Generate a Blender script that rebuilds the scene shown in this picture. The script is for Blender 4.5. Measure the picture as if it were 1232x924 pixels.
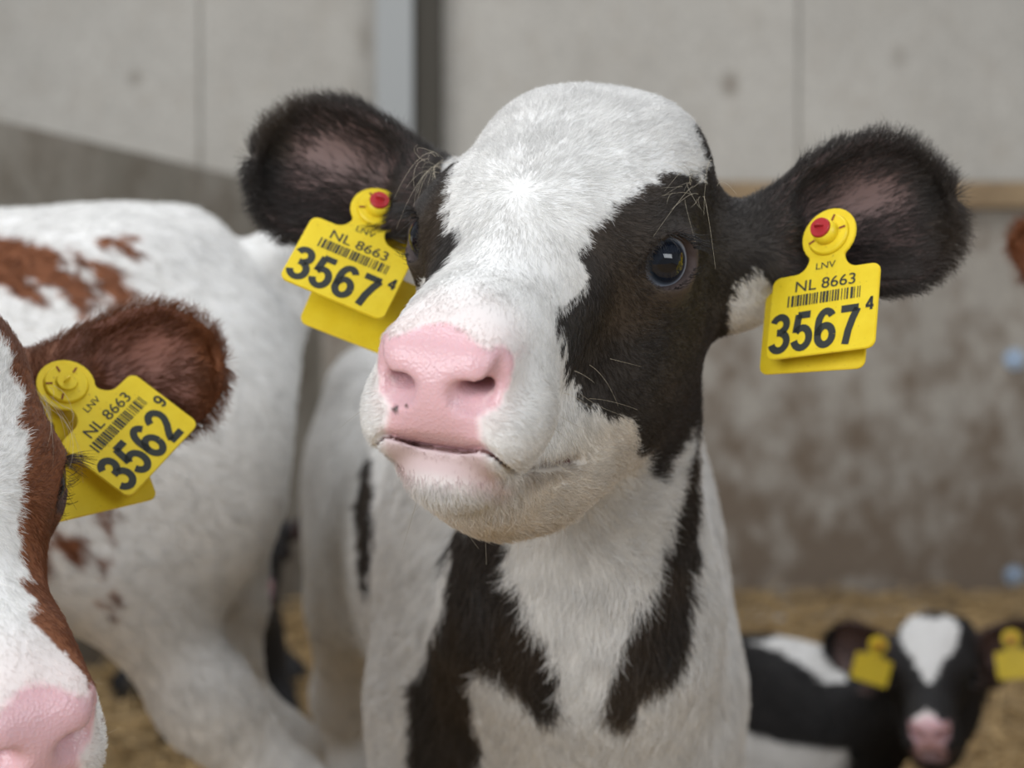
import bpy, bmesh, math, numpy as np
from mathutils import Vector, Matrix, kdtree

for o in list(bpy.data.objects): bpy.data.objects.remove(o)
SC = bpy.context.scene
COL = SC.collection

# ---------- camera ----------
cam_data = bpy.data.cameras.new('camera'); cam = bpy.data.objects.new('camera', cam_data); COL.objects.link(cam)
cam.location = (0, 0, .74); cam.rotation_euler = (math.pi/2, 0, 0)
cam_data.sensor_width = 36; cam_data.lens = 50.0; cam_data.clip_start = .02
cam_data.dof.use_dof = True; cam_data.dof.focus_distance = .645; cam_data.dof.aperture_fstop = 6.3
SC.camera = cam

# ---------- daylight ----------
world = bpy.data.worlds.new('overcast'); SC.world = world; world.use_nodes = True
bg = world.node_tree.nodes['Background']
bg.inputs['Color'].default_value = (.88, .93, 1.0, 1); bg.inputs['Strength'].default_value = .34
def area(name, loc, aim, sx, sy, watt, col):
    d = bpy.data.lights.new(name, 'AREA'); d.shape = 'RECTANGLE'; d.size = sx; d.size_y = sy; d.energy = watt; d.color = col
    o = bpy.data.objects.new(name, d); COL.objects.link(o); o.location = loc
    o.rotation_euler = (Vector(aim) - Vector(loc)).to_track_quat('-Z', 'Y').to_euler(); return o
area('roof_daylight', (-.3, 1.6, 3.8), (0, 1.7, .6), 2.6, 2.6, 98, (.97, .98, 1.0))
area('open_barn_side_daylight', (-1.9, -2.0, 1.55), (0, .9, .75), 2.6, 1.5, 112, (.96, .98, 1.0))
area('barn_door_daylight', (2.1, -1.7, 1.75), (.05, .9, .75), 2.2, .9, 44, (.90, .95, 1.0))
SC.view_settings.view_transform = 'Standard'; SC.view_settings.look = 'None'; SC.view_settings.gamma = 1.0
SC.view_settings.use_curve_mapping = False; SC.view_settings.exposure = -0.12

# ---------- small helpers ----------
def link(o, parent=None):
    COL.objects.link(o); o.parent = parent; return o
def empty(name, loc=(0, 0, 0)):
    o = bpy.data.objects.new(name, None); o.location = loc; o.empty_display_size = .05; return link(o)
def tag(o, label=None, cat=None, group=None, kind=None):
    for k, v in (('label', label), ('category', cat), ('group', group), ('kind', kind)):
        if v: o[k] = v
    return o
def mesh_obj(name, verts, faces, mat, parent=None, smooth=False, loc=None):
    me = bpy.data.meshes.new(name); me.from_pydata([tuple(v) for v in verts], [], [tuple(int(i) for i in f) for f in faces])
    if smooth: me.shade_smooth()
    if mat: me.materials.append(mat)
    o = bpy.data.objects.new(name, me)
    if loc is not None: o.location = loc
    return link(o, parent)
def bm_obj(name, bm, mat, parent=None, smooth=False):
    me = bpy.data.meshes.new(name); bm.to_mesh(me); bm.free()
    if smooth: me.shade_smooth()
    if mat: me.materials.append(mat)
    return link(bpy.data.objects.new(name, me), parent)
def bm_box(bm, c, s, bevel=0):
    r = bmesh.ops.create_cube(bm, size=1, matrix=Matrix.Translation(c) @ Matrix.Diagonal((s[0], s[1], s[2], 1)))
    if bevel:
        es = list({e for v in r['verts'] for e in v.link_edges})
        bmesh.ops.bevel(bm, geom=es, offset=bevel, segments=2, affect='EDGES')
def new_mat(name):
    m = bpy.data.materials.new(name); m.use_nodes = True; nt = m.node_tree
    return m, nt, nt.nodes['Principled BSDF']
def plain(name, col, rough=.5, spec=.5, metal=0):
    m, nt, b = new_mat(name); b.inputs['Base Color'].default_value = (*col, 1); b.inputs['Roughness'].default_value = rough
    b.inputs['Specular IOR Level'].default_value = spec; b.inputs['Metallic'].default_value = metal; return m
def node(nt, kind, **kw):
    n = nt.nodes.new(kind)
    for k, v in kw.items():
        if k in n.inputs: n.inputs[k].default_value = v
        else: setattr(n, k, v)
    return n
def ramp(nt, fac, stops):
    r = nt.nodes.new('ShaderNodeValToRGB'); el = r.color_ramp.elements
    while len(el) < len(stops): el.new(.5)
    for e, (p, c) in zip(el, stops): e.position = p; e.color = (*c, 1)
    nt.links.new(fac, r.inputs['Fac']); return r.outputs['Color']
def mix(nt, fac, a, b, mode='MIX'):
    n = nt.nodes.new('ShaderNodeMix'); n.data_type = 'RGBA'; n.blend_type = mode
    for sock, v in ((n.inputs[0], fac), (n.inputs[6], a), (n.inputs[7], b)):
        if isinstance(v, (int, float)): sock.default_value = v
        elif isinstance(v, tuple): sock.default_value = (*v, 1)
        else: nt.links.new(v, sock)
    return n.outputs[2]

# ---------- the barn ----------
def noise_fac(nt, vec, scale, detail=4, rough=.55):
    n = node(nt, 'ShaderNodeTexNoise'); n.inputs['Scale'].default_value = scale; n.inputs['Detail'].default_value = detail; n.inputs['Roughness'].default_value = rough
    nt.links.new(vec, n.inputs['Vector']); return n.outputs['Fac']
def concrete(name, light, mid, dirt, splash, amount, spots=()):
    """poured concrete with brown manure stains; splash: height below which the dirt gets denser"""
    m, nt, b = new_mat(name); g = node(nt, 'ShaderNodeNewGeometry').outputs['Position']
    mp = node(nt, 'ShaderNodeMapping'); mp.inputs['Scale'].default_value = (1, 1, .75); nt.links.new(g, mp.inputs['Vector'])
    big = noise_fac(nt, mp.outputs['Vector'], 2.6, 6, .62); fine = noise_fac(nt, mp.outputs['Vector'], 9, 5, .65); grain = noise_fac(nt, g, 60, 3)
    base = mix(nt, ramp(nt, big, [(.35, (0, 0, 0)), (.65, (1, 1, 1))]), mid, light)
    base = mix(nt, .18, base, ramp(nt, grain, [(.3, (.1, .1, .1)), (.7, (.8, .8, .8))]), 'OVERLAY')
    sep = node(nt, 'ShaderNodeSeparateXYZ'); nt.links.new(g, sep.inputs[0])
    mr = node(nt, 'ShaderNodeMapRange'); nt.links.new(sep.outputs['Z'], mr.inputs['Value'])
    mr.inputs['From Min'].default_value = splash; mr.inputs['From Max'].default_value = 0.0; mr.inputs['To Min'].default_value = 0; mr.inputs['To Max'].default_value = .26
    add = node(nt, 'ShaderNodeMath', operation='ADD'); nt.links.new(fine, add.inputs[0]); nt.links.new(mr.outputs['Result'], add.inputs[1])
    f = ramp(nt, add.outputs[0], [(.50, (0, 0, 0)), (.74, (amount,)*3)])
    c = mix(nt, f, base, dirt)
    for sx, sz, rx, rz, k in spots:                     # single dried splashes, each at its own place on the wall
        mp2 = node(nt, 'ShaderNodeMapping'); mp2.vector_type = 'TEXTURE'; mp2.inputs['Location'].default_value = (sx, 4.77, sz); mp2.inputs['Scale'].default_value = (rx, 1, rz); nt.links.new(g, mp2.inputs['Vector'])
        ln_ = node(nt, 'ShaderNodeVectorMath', operation='LENGTH'); nt.links.new(mp2.outputs['Vector'], ln_.inputs[0])
        c = mix(nt, ramp(nt, ln_.outputs['Value'], [(.25, (k,)*3), (1.0, (0, 0, 0))]), c, (.16, .12, .085))
    nt.links.new(c, b.inputs['Base Color']); b.inputs['Roughness'].default_value = .85
    bp = node(nt, 'ShaderNodeBump'); bp.inputs['Strength'].default_value = .25; bp.inputs['Distance'].default_value = .01; nt.links.new(fine, bp.inputs['Height']); nt.links.new(bp.outputs[0], b.inputs['Normal'])
    return m
M_low = concrete('stained_concrete', (.42, .385, .335), (.33, .30, .26), (.15, .105, .068), 1.15, .85)
M_part = concrete('partition_concrete', (.30, .275, .235), (.21, .19, .155), (.12, .09, .06), .4, .7)
M_panel = concrete('pale_wall_panel', (.54, .515, .465), (.47, .445, .40), (.38, .33, .27), .1, .35, [(.733, 1.745, .045, .06, .6), (-1.266, 1.77, .035, .035, .5), (-.494, 1.90, .03, .09, .35), (1.30, 1.84, .04, .06, .3), (.60, 1.60, .10, .10, .15)])
M_ledge = concrete('dirty_wood_ledge', (.40, .29, .17), (.30, .21, .12), (.18, .12, .07), .0, .7)
M_steel = plain('galvanised_steel', (.36, .37, .365), .6, .4, .1)
M_zinc = plain('zinc_bolt', (.45, .55, .68), .35, .5, .6)
M_joint = plain('panel_joint', (.40, .38, .35), .9, .2)
def slab(name, c, s, mat, kind='structure', parent=None, bevel=.004):
    bm = bmesh.new(); bm_box(bm, (0, 0, 0), s, bevel); o = bm_obj(name, bm, mat, parent); o.location = c
    if parent is None: tag(o, kind=kind)
    return o
WY = 4.70
wall = slab('wall_back', (0, WY+.11, .68), (8, .2, 1.36), M_low)
tag(wall, 'brown stained concrete back wall of the calf pen')
back = slab('joint_backing', (0, WY+.16, 2.3), (8, .06, 1.9), M_joint, parent=None); tag(back, kind='structure'); back.name = 'wall_upper'
tag(back, 'pale upper wall of tall panels above the concrete')
edges = [-4.0, -3.05, -2.05, -1.05, -.34, .965, 1.97, 3.0, 4.0]
for a, b in zip(edges[:-1], edges[1:]):
    p = slab('panel', ((a+b)/2, WY+.10 - (WY+.16), 0), (b-a-.005, .06, 1.88), M_panel, parent=back, bevel=.006); p.location = ((a+b)/2, -.05, 0)
ledge = slab('trim_1', (0, WY-.005, 1.36), (8, .10, .085), M_ledge); tag(ledge, 'brown dirty ledge along the top of the concrete wall')
for z in (.822, .105):                      # round bolt plates on the low wall
    bm = bmesh.new()
    bmesh.ops.create_cone(bm, cap_ends=True, segments=24, radius1=.036, radius2=.033, depth=.012)
    bmesh.ops.create_cone(bm, cap_ends=True, segments=6, radius1=.018, radius2=.017, depth=.03, matrix=Matrix.Translation((0, 0, .018)))
    o = bm_obj('bolt', bm, M_zinc, wall); o.rotation_euler = (math.pi/2, 0, 0); o.location = (1.663, -.105, z - .68)
# steel H-column standing on the low wall
bm = bmesh.new()
bm_box(bm, (0, -.075, 0), (.118, .014, 1.9)); bm_box(bm, (0, .075, 0), (.118, .014, 1.9)); bm_box(bm, (0, 0, 0), (.012, .14, 1.9))
post = bm_obj('trim_2', bm, M_steel); post.location = (-.378, WY-.05, 2.3)
M_post_shade = plain('post_shade_side', (.075, .068, .056), .8, .2)  # dark colour stands in for shade on the column's right side
bm = bmesh.new(); bm_box(bm, (0, 0, 0), (.086, .13, 1.9), .004); o = bm_obj('trim_3', bm, M_post_shade); o.location = (-.274, WY-.02, 2.3)
tag(o, 'dark upright strip painted as the shaded side of the grey steel column', kind='structure')
tag(post, 'grey steel column standing against the pale panels', kind='structure')
# partition running from the left towards the back wall
a, b = Vector((-1.75, 2.11, 0)), Vector((-.62, 4.72, 0)); d = b - a
part = slab('wall_left', (0, 0, 0), (d.length, .10, 1.365), M_part); part.location = (a+b)/2 + Vector((-.05, .02, .6825)); part.rotation_euler = (0, 0, math.atan2(d.y, d.x))
tag(part, 'low grey-brown concrete partition slanting down to the back wall')
# floor
m_floor, nt, b = new_mat('straw_bedding'); g = node(nt, 'ShaderNodeNewGeometry').outputs['Position']
f1 = noise_fac(nt, g, 7, 6, .7); f2 = noise_fac(nt, g, 45, 4, .7)
nt.links.new(mix(nt, .5, ramp(nt, f1, [(.3, (.20, .125, .06)), (.55, (.36, .24, .115)), (.75, (.50, .36, .19))]), ramp(nt, f2, [(.3, (.16, .10, .05)), (.7, (.52, .38, .2))])), b.inputs['Base Color'])
b.inputs['Roughness'].default_value = .9
N = 90; rs = np.random.RandomState(3)
xs = np.linspace(-4, 4, N+1); ys = np.linspace(-1.5, WY+.05, N+1)
wob = lambda x, y: .012*np.sin(5.1*x+1.3*y) + .012*np.sin(3.7*y-2*x+1) - .03
fv = [(x, y, wob(x, y) + rs.uniform(-.008, .008)) for y in ys for x in xs]
ff = [(j*(N+1)+i, j*(N+1)+i+1, (j+1)*(N+1)+i+1, (j+1)*(N+1)+i) for j in range(N) for i in range(N)]
floor = mesh_obj('floor', fv, ff, m_floor, smooth=True); tag(floor, 'straw covered pen floor', kind='structure')
# ---------- implicit-surface modelling (numpy) ----------
def smin(a, b, k):
    h = np.maximum(k - np.abs(a - b), 0.0) / k
    return np.minimum(a, b) - h * h * k * 0.25
def smax(a, b, k):
    return -smin(-a, -b, k)
def unit(v):
    v = np.asarray(v, float); return v / np.linalg.norm(v)
def frame(y, z):
    """rotation whose columns are x,y,z with y kept and z made square to it"""
    y = unit(y); z = np.asarray(z, float); z = unit(z - y * np.dot(z, y)); x = np.cross(y, z)
    return np.column_stack([x, y, z])
def d_ellipsoid(q, r):
    k0 = np.sqrt((q[0]/r[0])**2 + (q[1]/r[1])**2 + (q[2]/r[2])**2)
    k1 = np.sqrt((q[0]/r[0]**2)**2 + (q[1]/r[1]**2)**2 + (q[2]/r[2]**2)**2) + 1e-9
    return k0 * (k0 - 1.0) / k1
def d_cone(q, a, b, r1, r2):
    ba = b - a; l2 = float(ba @ ba); rr = r1 - r2; a2 = l2 - rr*rr; il2 = 1.0 / l2
    pa = [q[i] - a[i] for i in range(3)]
    y = pa[0]*ba[0] + pa[1]*ba[1] + pa[2]*ba[2]; z = y - l2
    x2 = sum((pa[i]*l2 - ba[i]*y)**2 for i in range(3))
    y2 = y*y*l2; z2 = z*z*l2
    k = np.sign(rr)*rr*rr*x2
    d = (np.sqrt(np.maximum(x2*a2*il2, 0)) + y*rr)*il2 - r1
    d = np.where(np.sign(y)*a2*y2 < k, np.sqrt(x2 + y2)*il2 - r1, d)
    d = np.where(np.sign(z)*a2*z2 > k, np.sqrt(x2 + z2)*il2 - r2, d)
    return d

class Field:
    """signed distance sampled on a rectilinear grid; shapes only touch the slab of the grid they reach"""
    def __init__(s, ax):
        s.ax = [np.asarray(a, np.float32) for a in ax]
        s.f = np.full([len(a) for a in s.ax], 0.2, np.float32)
    def slab(s, c, rad):
        sl = []
        for i in range(3):
            lo = np.searchsorted(s.ax[i], c[i] - rad[i]); hi = np.searchsorted(s.ax[i], c[i] + rad[i])
            sl.append(slice(max(lo-1, 0), min(hi+1, len(s.ax[i]))))
        return tuple(sl)
    def local(s, sl, R, t):
        X = s.ax[0][sl[0]][:, None, None] - t[0]; Y = s.ax[1][sl[1]][None, :, None] - t[1]; Z = s.ax[2][sl[2]][None, None, :] - t[2]
        return [X*R[0, i] + Y*R[1, i] + Z*R[2, i] for i in range(3)]
    def put(s, sl, d, k, sub=False):
        if 0 in s.f[sl].shape: return
        s.f[sl] = smax(s.f[sl], -d, k) if sub else smin(s.f[sl], d, k)
    def ell(s, fr, c, r, k=0.03, rot=None, sub=False):
        """ellipsoid: centre c and radii r in the frame fr=(R,t); rot = own axes inside the frame"""
        R, t = fr; cw = R @ np.asarray(c, float) + t
        Rw = R @ rot if rot is not None else R
        ext = np.sqrt(((Rw * np.asarray(r)[None, :])**2).sum(1)) + k + 0.02
        sl = s.slab(cw, ext); s.put(sl, d_ellipsoid(s.local(sl, Rw, cw), r), k, sub)
    def cone(s, fr, a, b, r1, r2, k=0.03, sub=False, flat=None):
        R, t = fr; a = R @ np.asarray(a, float) + t; b = R @ np.asarray(b, float) + t
        m = max(r1, r2); c = (a+b)/2; ext = np.abs(b-a)/2 + m + k + 0.02
        sl = s.slab(c, ext); s.put(sl, d_cone(s.local(sl, np.eye(3), np.zeros(3)), a, b, r1, r2), k, sub)
    def chain(s, fr, pts, rad, k=0.03, sub=False):
        for i in range(len(pts)-1): s.cone(fr, pts[i], pts[i+1], rad[i], rad[i+1], k, sub)
    def cloud(s, pts, thick, k):
        """shell round a sampled sheet (ears)"""
        lo, hi = pts.min(0), pts.max(0); m = thick + k + 0.012
        sl = s.slab((lo+hi)/2, (hi-lo)/2 + m)
        sh = s.f[sl].shape
        if 0 in sh: return
        kd = kdtree.KDTree(len(pts))
        for i, p in enumerate(pts): kd.insert(p, i)
        kd.balance()
        # rasterise a coarse occupancy so that only samples near the sheet are queried
        ax = [s.ax[i][sl[i]] for i in range(3)]
        near = np.zeros(sh, bool)
        idx = [np.clip(np.searchsorted(ax[i], pts[:, i]), 0, sh[i]-1) for i in range(3)]
        near[idx[0], idx[1], idx[2]] = True
        n = int(math.ceil(m / float(np.min([np.diff(a).min() for a in ax])))) - 1
        n = min(n, 9)
        for axis in range(3):
            acc = near.copy()
            for q in range(1, n+1):
                a = [slice(None)]*3; b = [slice(None)]*3
                a[axis] = slice(q, None); b[axis] = slice(None, -q)
                acc[tuple(a)] |= near[tuple(b)]; acc[tuple(b)] |= near[tuple(a)]
            near = acc
        d = np.full(sh, 0.2, np.float32)
        I = np.argwhere(near)
        for i, j, q in I:
            d[i, j, q] = kd.find((ax[0][i], ax[1][j], ax[2][q]))[2] - thick
        s.put(sl, d, k)
    def mesh(s):
        """surface nets"""
        f = s.f; ax = s.ax; sg = f < 0
        n = f.shape
        acc = np.zeros((n[0]-1, n[1]-1, n[2]-1), np.uint8)
        for a in (0, 1):
            for b in (0, 1):
                for c in (0, 1):
                    acc += sg[a:n[0]-1+a, b:n[1]-1+b, c:n[2]-1+c]
        cells = np.argwhere((acc > 0) & (acc < 8))
        vid = np.full(acc.shape, -1, np.int32); vid[cells[:, 0], cells[:, 1], cells[:, 2]] = np.arange(len(cells))
        P = np.zeros((len(cells), 3)); W = np.zeros(len(cells))
        base = [cells[:, i] for i in range(3)]
        co = lambda i, j, k: np.stack([ax[0][i], ax[1][j], ax[2][k]], 1).astype(float)
        for axis in range(3):
            o = [i for i in range(3) if i != axis]
            for a in (0, 1):
                for b in (0, 1):
                    i0 = [base[0].copy(), base[1].copy(), base[2].copy()]
                    i0[o[0]] += a; i0[o[1]] += b
                    i1 = [v.copy() for v in i0]; i1[axis] += 1
                    f0 = f[i0[0], i0[1], i0[2]]; f1 = f[i1[0], i1[1], i1[2]]
                    m = (f0 < 0) != (f1 < 0)
                    tt = np.where(m, f0/np.where(m, f0-f1, 1), 0)[:, None]
                    p = co(*i0)*(1-tt) + co(*i1)*tt
                    P[m] += p[m]; W[m] += 1
        P /= W[:, None]
        F = []
        for axis in range(3):
            o = [(axis+1) % 3, (axis+2) % 3]
            a = [slice(1, -1)]*3; b = [slice(1, -1)]*3
            a[axis] = slice(0, n[axis]-1); b[axis] = slice(1, n[axis])
            s0 = sg[tuple(a)]; s1 = sg[tuple(b)]
            for flip, m in ((False, s0 & ~s1), (True, ~s0 & s1)):
                E = np.argwhere(m)
                if not len(E): continue
                g = E.copy(); g[:, o[0]] += 1; g[:, o[1]] += 1     # grid index of the edge start
                q = []
                for da, db in ((-1, -1), (0, -1), (0, 0), (-1, 0)):
                    h = g.copy(); h[:, o[0]] += da; h[:, o[1]] += db
                    q.append(vid[h[:, 0], h[:, 1], h[:, 2]])
                q = np.stack(q, 1)
                F.append(q[:, ::-1] if flip else q)
        return P, np.concatenate(F)

def vertex_normals(P, F):
    n = np.cross(P[F[:, 2]] - P[F[:, 0]], P[F[:, 3]] - P[F[:, 1]])
    N = np.zeros_like(P)
    for c in range(4): np.add.at(N, F[:, c], n)
    return N / (np.linalg.norm(N, axis=1, keepdims=True) + 1e-12)
def relax(P, F, it=2, lam=0.5):
    e = np.concatenate([F[:, [0, 1]], F[:, [1, 2]], F[:, [2, 3]], F[:, [3, 0]]])
    e = np.concatenate([e, e[:, ::-1]])
    cnt = np.bincount(e[:, 0], minlength=len(P))[:, None] + 1e-9
    for _ in range(it):
        for l in (lam, -lam*1.03):
            A = np.stack([np.bincount(e[:, 0], P[e[:, 1], i], len(P)) for i in range(3)], 1) / cnt
            P = P + l*(A - P)
    return P
def ear_sheet(fr, base, axis, up, fwd_hint, L=0.135, wmul=1.0):
    """sampled mid-surface of a cupped leaf-shaped ear, opening towards fwd_hint"""
    axis = unit(axis); up = np.asarray(up, float); up = unit(up - axis*np.dot(up, axis)); fwd = np.cross(axis, up)
    if np.dot(fwd, fwd_hint) < 0: fwd = -fwd
    kn = [0, .1, .25, .42, .60, .75, .86, .93, .97, .99, 1]
    kw = [.024, .027, .036, .046, .050, .047, .038, .028, .019, .011, .004]
    ka = [2.3, 2.2, 1.9, 1.55, 1.3, 1.1, 1.0, .95, .9, .9, .9]
    pts = []
    for u in np.r_[np.linspace(0, .85, 50), np.linspace(.86, 1, 34)]:
        s = np.interp(u, kn, kw)*wmul; A = np.interp(u, kn, ka); rho = s/A
        m = max(4, int(s/0.0014))
        th = np.linspace(-A, A, 2*m); e = np.abs(th)/A
        edge = 0.004*e**4
        pts.append(np.asarray(base)[None] + axis[None]*(L*u - 0.012*e*e*(1-u))[:, None] + up[None]*(rho*np.sin(th))[:, None]
                   + fwd[None]*(rho*(1-np.cos(th)) - 0.010*(1-u) - rho*0.35 - edge - .018*u*u)[:, None])
    pts = np.concatenate(pts)
    return pts @ fr[0].T + fr[1]

GAZE = unit((.715, .665, .20)); EYE = np.array([.0525, -.0062, .0068]); EYE_R = .0176
NOSTRIL = [(.0105, .150, -.0050), (.0135, .149, -.0075), (.0180, .147, -.0085), (.0225, .144, -.0060), (.0258, .141, -.0005), (.0270, .138, .0060)]
def mouth_z(y, x=None):
    droop = 0 if x is None else -.015*np.clip((np.abs(x)-.021)/.016, 0, 1)**1.5*np.clip((y-.10)/.02, 0, 1)
    return droop + np.interp(y, [.055, .08, .10, .12, .14, .147, .16], [-.073, -.0655, -.0575, -.047, -.0345, -.0285, -.0280])

def add_head(Fd, fr, ears):
    E = lambda c, r, k=.03, rot=None, sub=False: Fd.ell(fr, c, r, k, rot, sub)
    E((-.005, -.056, .006), (.062, .066, .064), .04)
    E((-.004, -.088, .026), (.050, .036, .038), .03)
    E((0, -.006, .018), (.053, .058, .035), .03)
    for s in (-1, 1): E((-.009 + s*.026, -.060, .030), (.030, .042, .036), .02)
    Fd.cone(fr, (0, .000, -.002), (0, .096, -.011), .047, .030, .03)
    E((0, .108, -.008), (.026, .036, .026), .03)
    Fd.cone(fr, (0, -.045, -.066), (0, .084, -.062), .046, .027, .03)
    Fd.ell(fr, (0, .015, -.088), (.042, .072, .034), .04)
    for s in (-1, 1):
        E((s*.044, -.012, .014), (.019, .026, .022), .022)
        E((s*.041, -.034, -.042), (.027, .055, .052), .03)
        E((s*.0215, .119, -.028), (.019, .029, .021), .016)
        E((s*.0160, .130, .003), (.0125, .016, .012), .010)       # wing of the nostril
    E((0, .126, -.012), (.025, .0235, .026), .010)                  # front of the pad
    E((0, .115, -.051), (.0245, .030, .019), .010)                  # lower lip
    E((0, .090, -.066), (.026, .030, .022), .015)                  # chin
    for s in (-1, 1):                                              # lids, then the opening cut for the eyeball
        c = EYE*[s, 1, 1]; g = GAZE*[s, 1, 1]
        E(c, (EYE_R+.0042,)*3, .010)
        rot = frame(g, (0, 0, 1))
        E(c + g*.0160, (.0166, .0125, .0120), .0028, rot, True)
    N = [np.array(p) for p in NOSTRIL]; NR = [.0040, .0052, .0050, .0042, .0033, .0020]
    for s in (-1, 1):
        m = np.array([s, 1, 1])
        for i in range(len(N)-1):
            a, b = N[i], N[i+1]; ra = NR[i]; rb = NR[i+1]
            Fd.cone(fr, a*m, b*m, ra, rb, .004, True)
        Fd.cone(fr, np.array([.014, .148, -.006])*m, np.array([.013, .118, -.004])*m, .0046, .0040, .003, True)
        Fd.cone(fr, np.array([.020, .145, -.006])*m, np.array([.015, .118, -.003])*m, .0042, .0040, .003, True)
    # the mouth: a slit that follows the lips
    c = fr[0] @ np.array([0, .11, -.045]) + fr[1]
    sl = Fd.slab(c, (.065, .065, .065)); q = Fd.local(sl, *fr); f = Fd.f[sl]
    h = np.abs(q[2] - mouth_z(q[1], q[0])) * .8 - .0010
    slit = np.maximum(np.maximum(h, -f - .0045), .062 - q[1])
    Fd.f[sl] = smax(f, -slit, .0030)
    for s in (-1, 1): E((s*.082, -.094, -.036), (.022, .022, .020), .022)      # soft tuft below the ear
    for e in ears:
        Fd.cloud(ear_sheet(fr, *e), 0.0030, 0.006)
        Fd.chain(fr, [np.array(e[0])*[.72, 1, 1], np.array(e[0]) + unit(e[1])*.012], [.025, .019], .022)

def add_body(Fd, bf, neck, legs='stand', s=1.0, low=0.0, tail=0.0, step=(0, 0)):
    """bf: frame at the ground below the shoulders (x right, y forward, z up); neck: world points + radii, chest end first"""
    E = lambda c, r, k=.06: Fd.ell(bf, np.array(c)*s, np.array(r)*s, k)
    C = lambda pts, rad, k=.04: Fd.chain(bf, [np.array(p)*s for p in pts], [r*s for r in rad], k)
    E((0, -.28, .575), (.130, .32, .175))            # barrel
    E((0, -.50, .580), (.140, .18, .170))            # belly
    E((0, -.02, .600), (.100, .15, .175))            # chest
    E((0, .055, .530), (.085, .085, .110))           # brisket
    E((0, -.60, .655), (.130, .17, .140))            # rump
    E((0, -.05, .735), (.035, .12, .060))            # withers
    C([(0, -.10, .745), (0, -.45, .735), (0, -.66, .755)], [.05, .055, .05])
    for x in (-1, 1):
        E((x*.075, -.01, .600), (.042, .095, .165), .05)
        E((x*.078, .020, .480), (.042, .065, .090), .05)
        E((x*.085, -.645, .570), (.060, .115, .145), .06)
        E((x*.092, -.56, .520), (.040, .062, .070), .05)
        E((x*.075, -.60, .745), (.035, .055, .030), .05)    # hip bones
    if legs == 'stand':
        w = low/s                                        # longer lower legs
        for x in (-1, 1):
            C([(x*.085, .025, .50), (x*.085, .03, .40), (x*.08, .03, .285-w/2), (x*.08, .035, .27-w/2)], [.052, .042, .030, .033])
            C([(x*.08, .035, .27-w/2), (x*.08, .03, .22-w/2), (x*.08, .03, .11-w), (x*.08, .04, .085-w), (x*.08, .06, .035-w)], [.033, .023, .021, .026, .030])
            g = step[0 if x < 0 else 1]                  # hind leg set forward or back
            C([(x*.095, -.60+g*.4, .47), (x*.095, -.66+g*.8, .36), (x*.09, -.735+g, .31-w/2)], [.046, .035, .029])
            C([(x*.09, -.735+g, .31-w/2), (x*.09, -.72+g, .24-w/2), (x*.088, -.69+g, .11-w), (x*.088, -.68+g, .085-w), (x*.088, -.655+g, .035-w)], [.030, .023, .021, .026, .030])
    else:
        for x in (-1, 1):
            C([(x*.10, .06, .50), (x*.12, .16, .455), (x*.10, .02, .435)], [.05, .032, .03])
            C([(x*.13, -.56, .50), (x*.19, -.38, .46), (x*.17, -.60, .435), (x*.17, -.42, .43)], [.08, .05, .03, .025])
    tx = tail
    C([(0, -.745, .76), (tx*.3, -.785+abs(tx)*.3, .72), (tx*.8, -.785+abs(tx)*.5, .60), (tx, -.765+abs(tx)*.5, .42), (tx, -.755+abs(tx)*.5, .36)], [.026, .022, .016, .014, .022], .02)
    for i in range(len(neck)-1):
        a, b = neck[i], neck[i+1]
        Fd.cone((np.eye(3), np.zeros(3)), a[0], b[0], a[1], b[1], .06)
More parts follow.
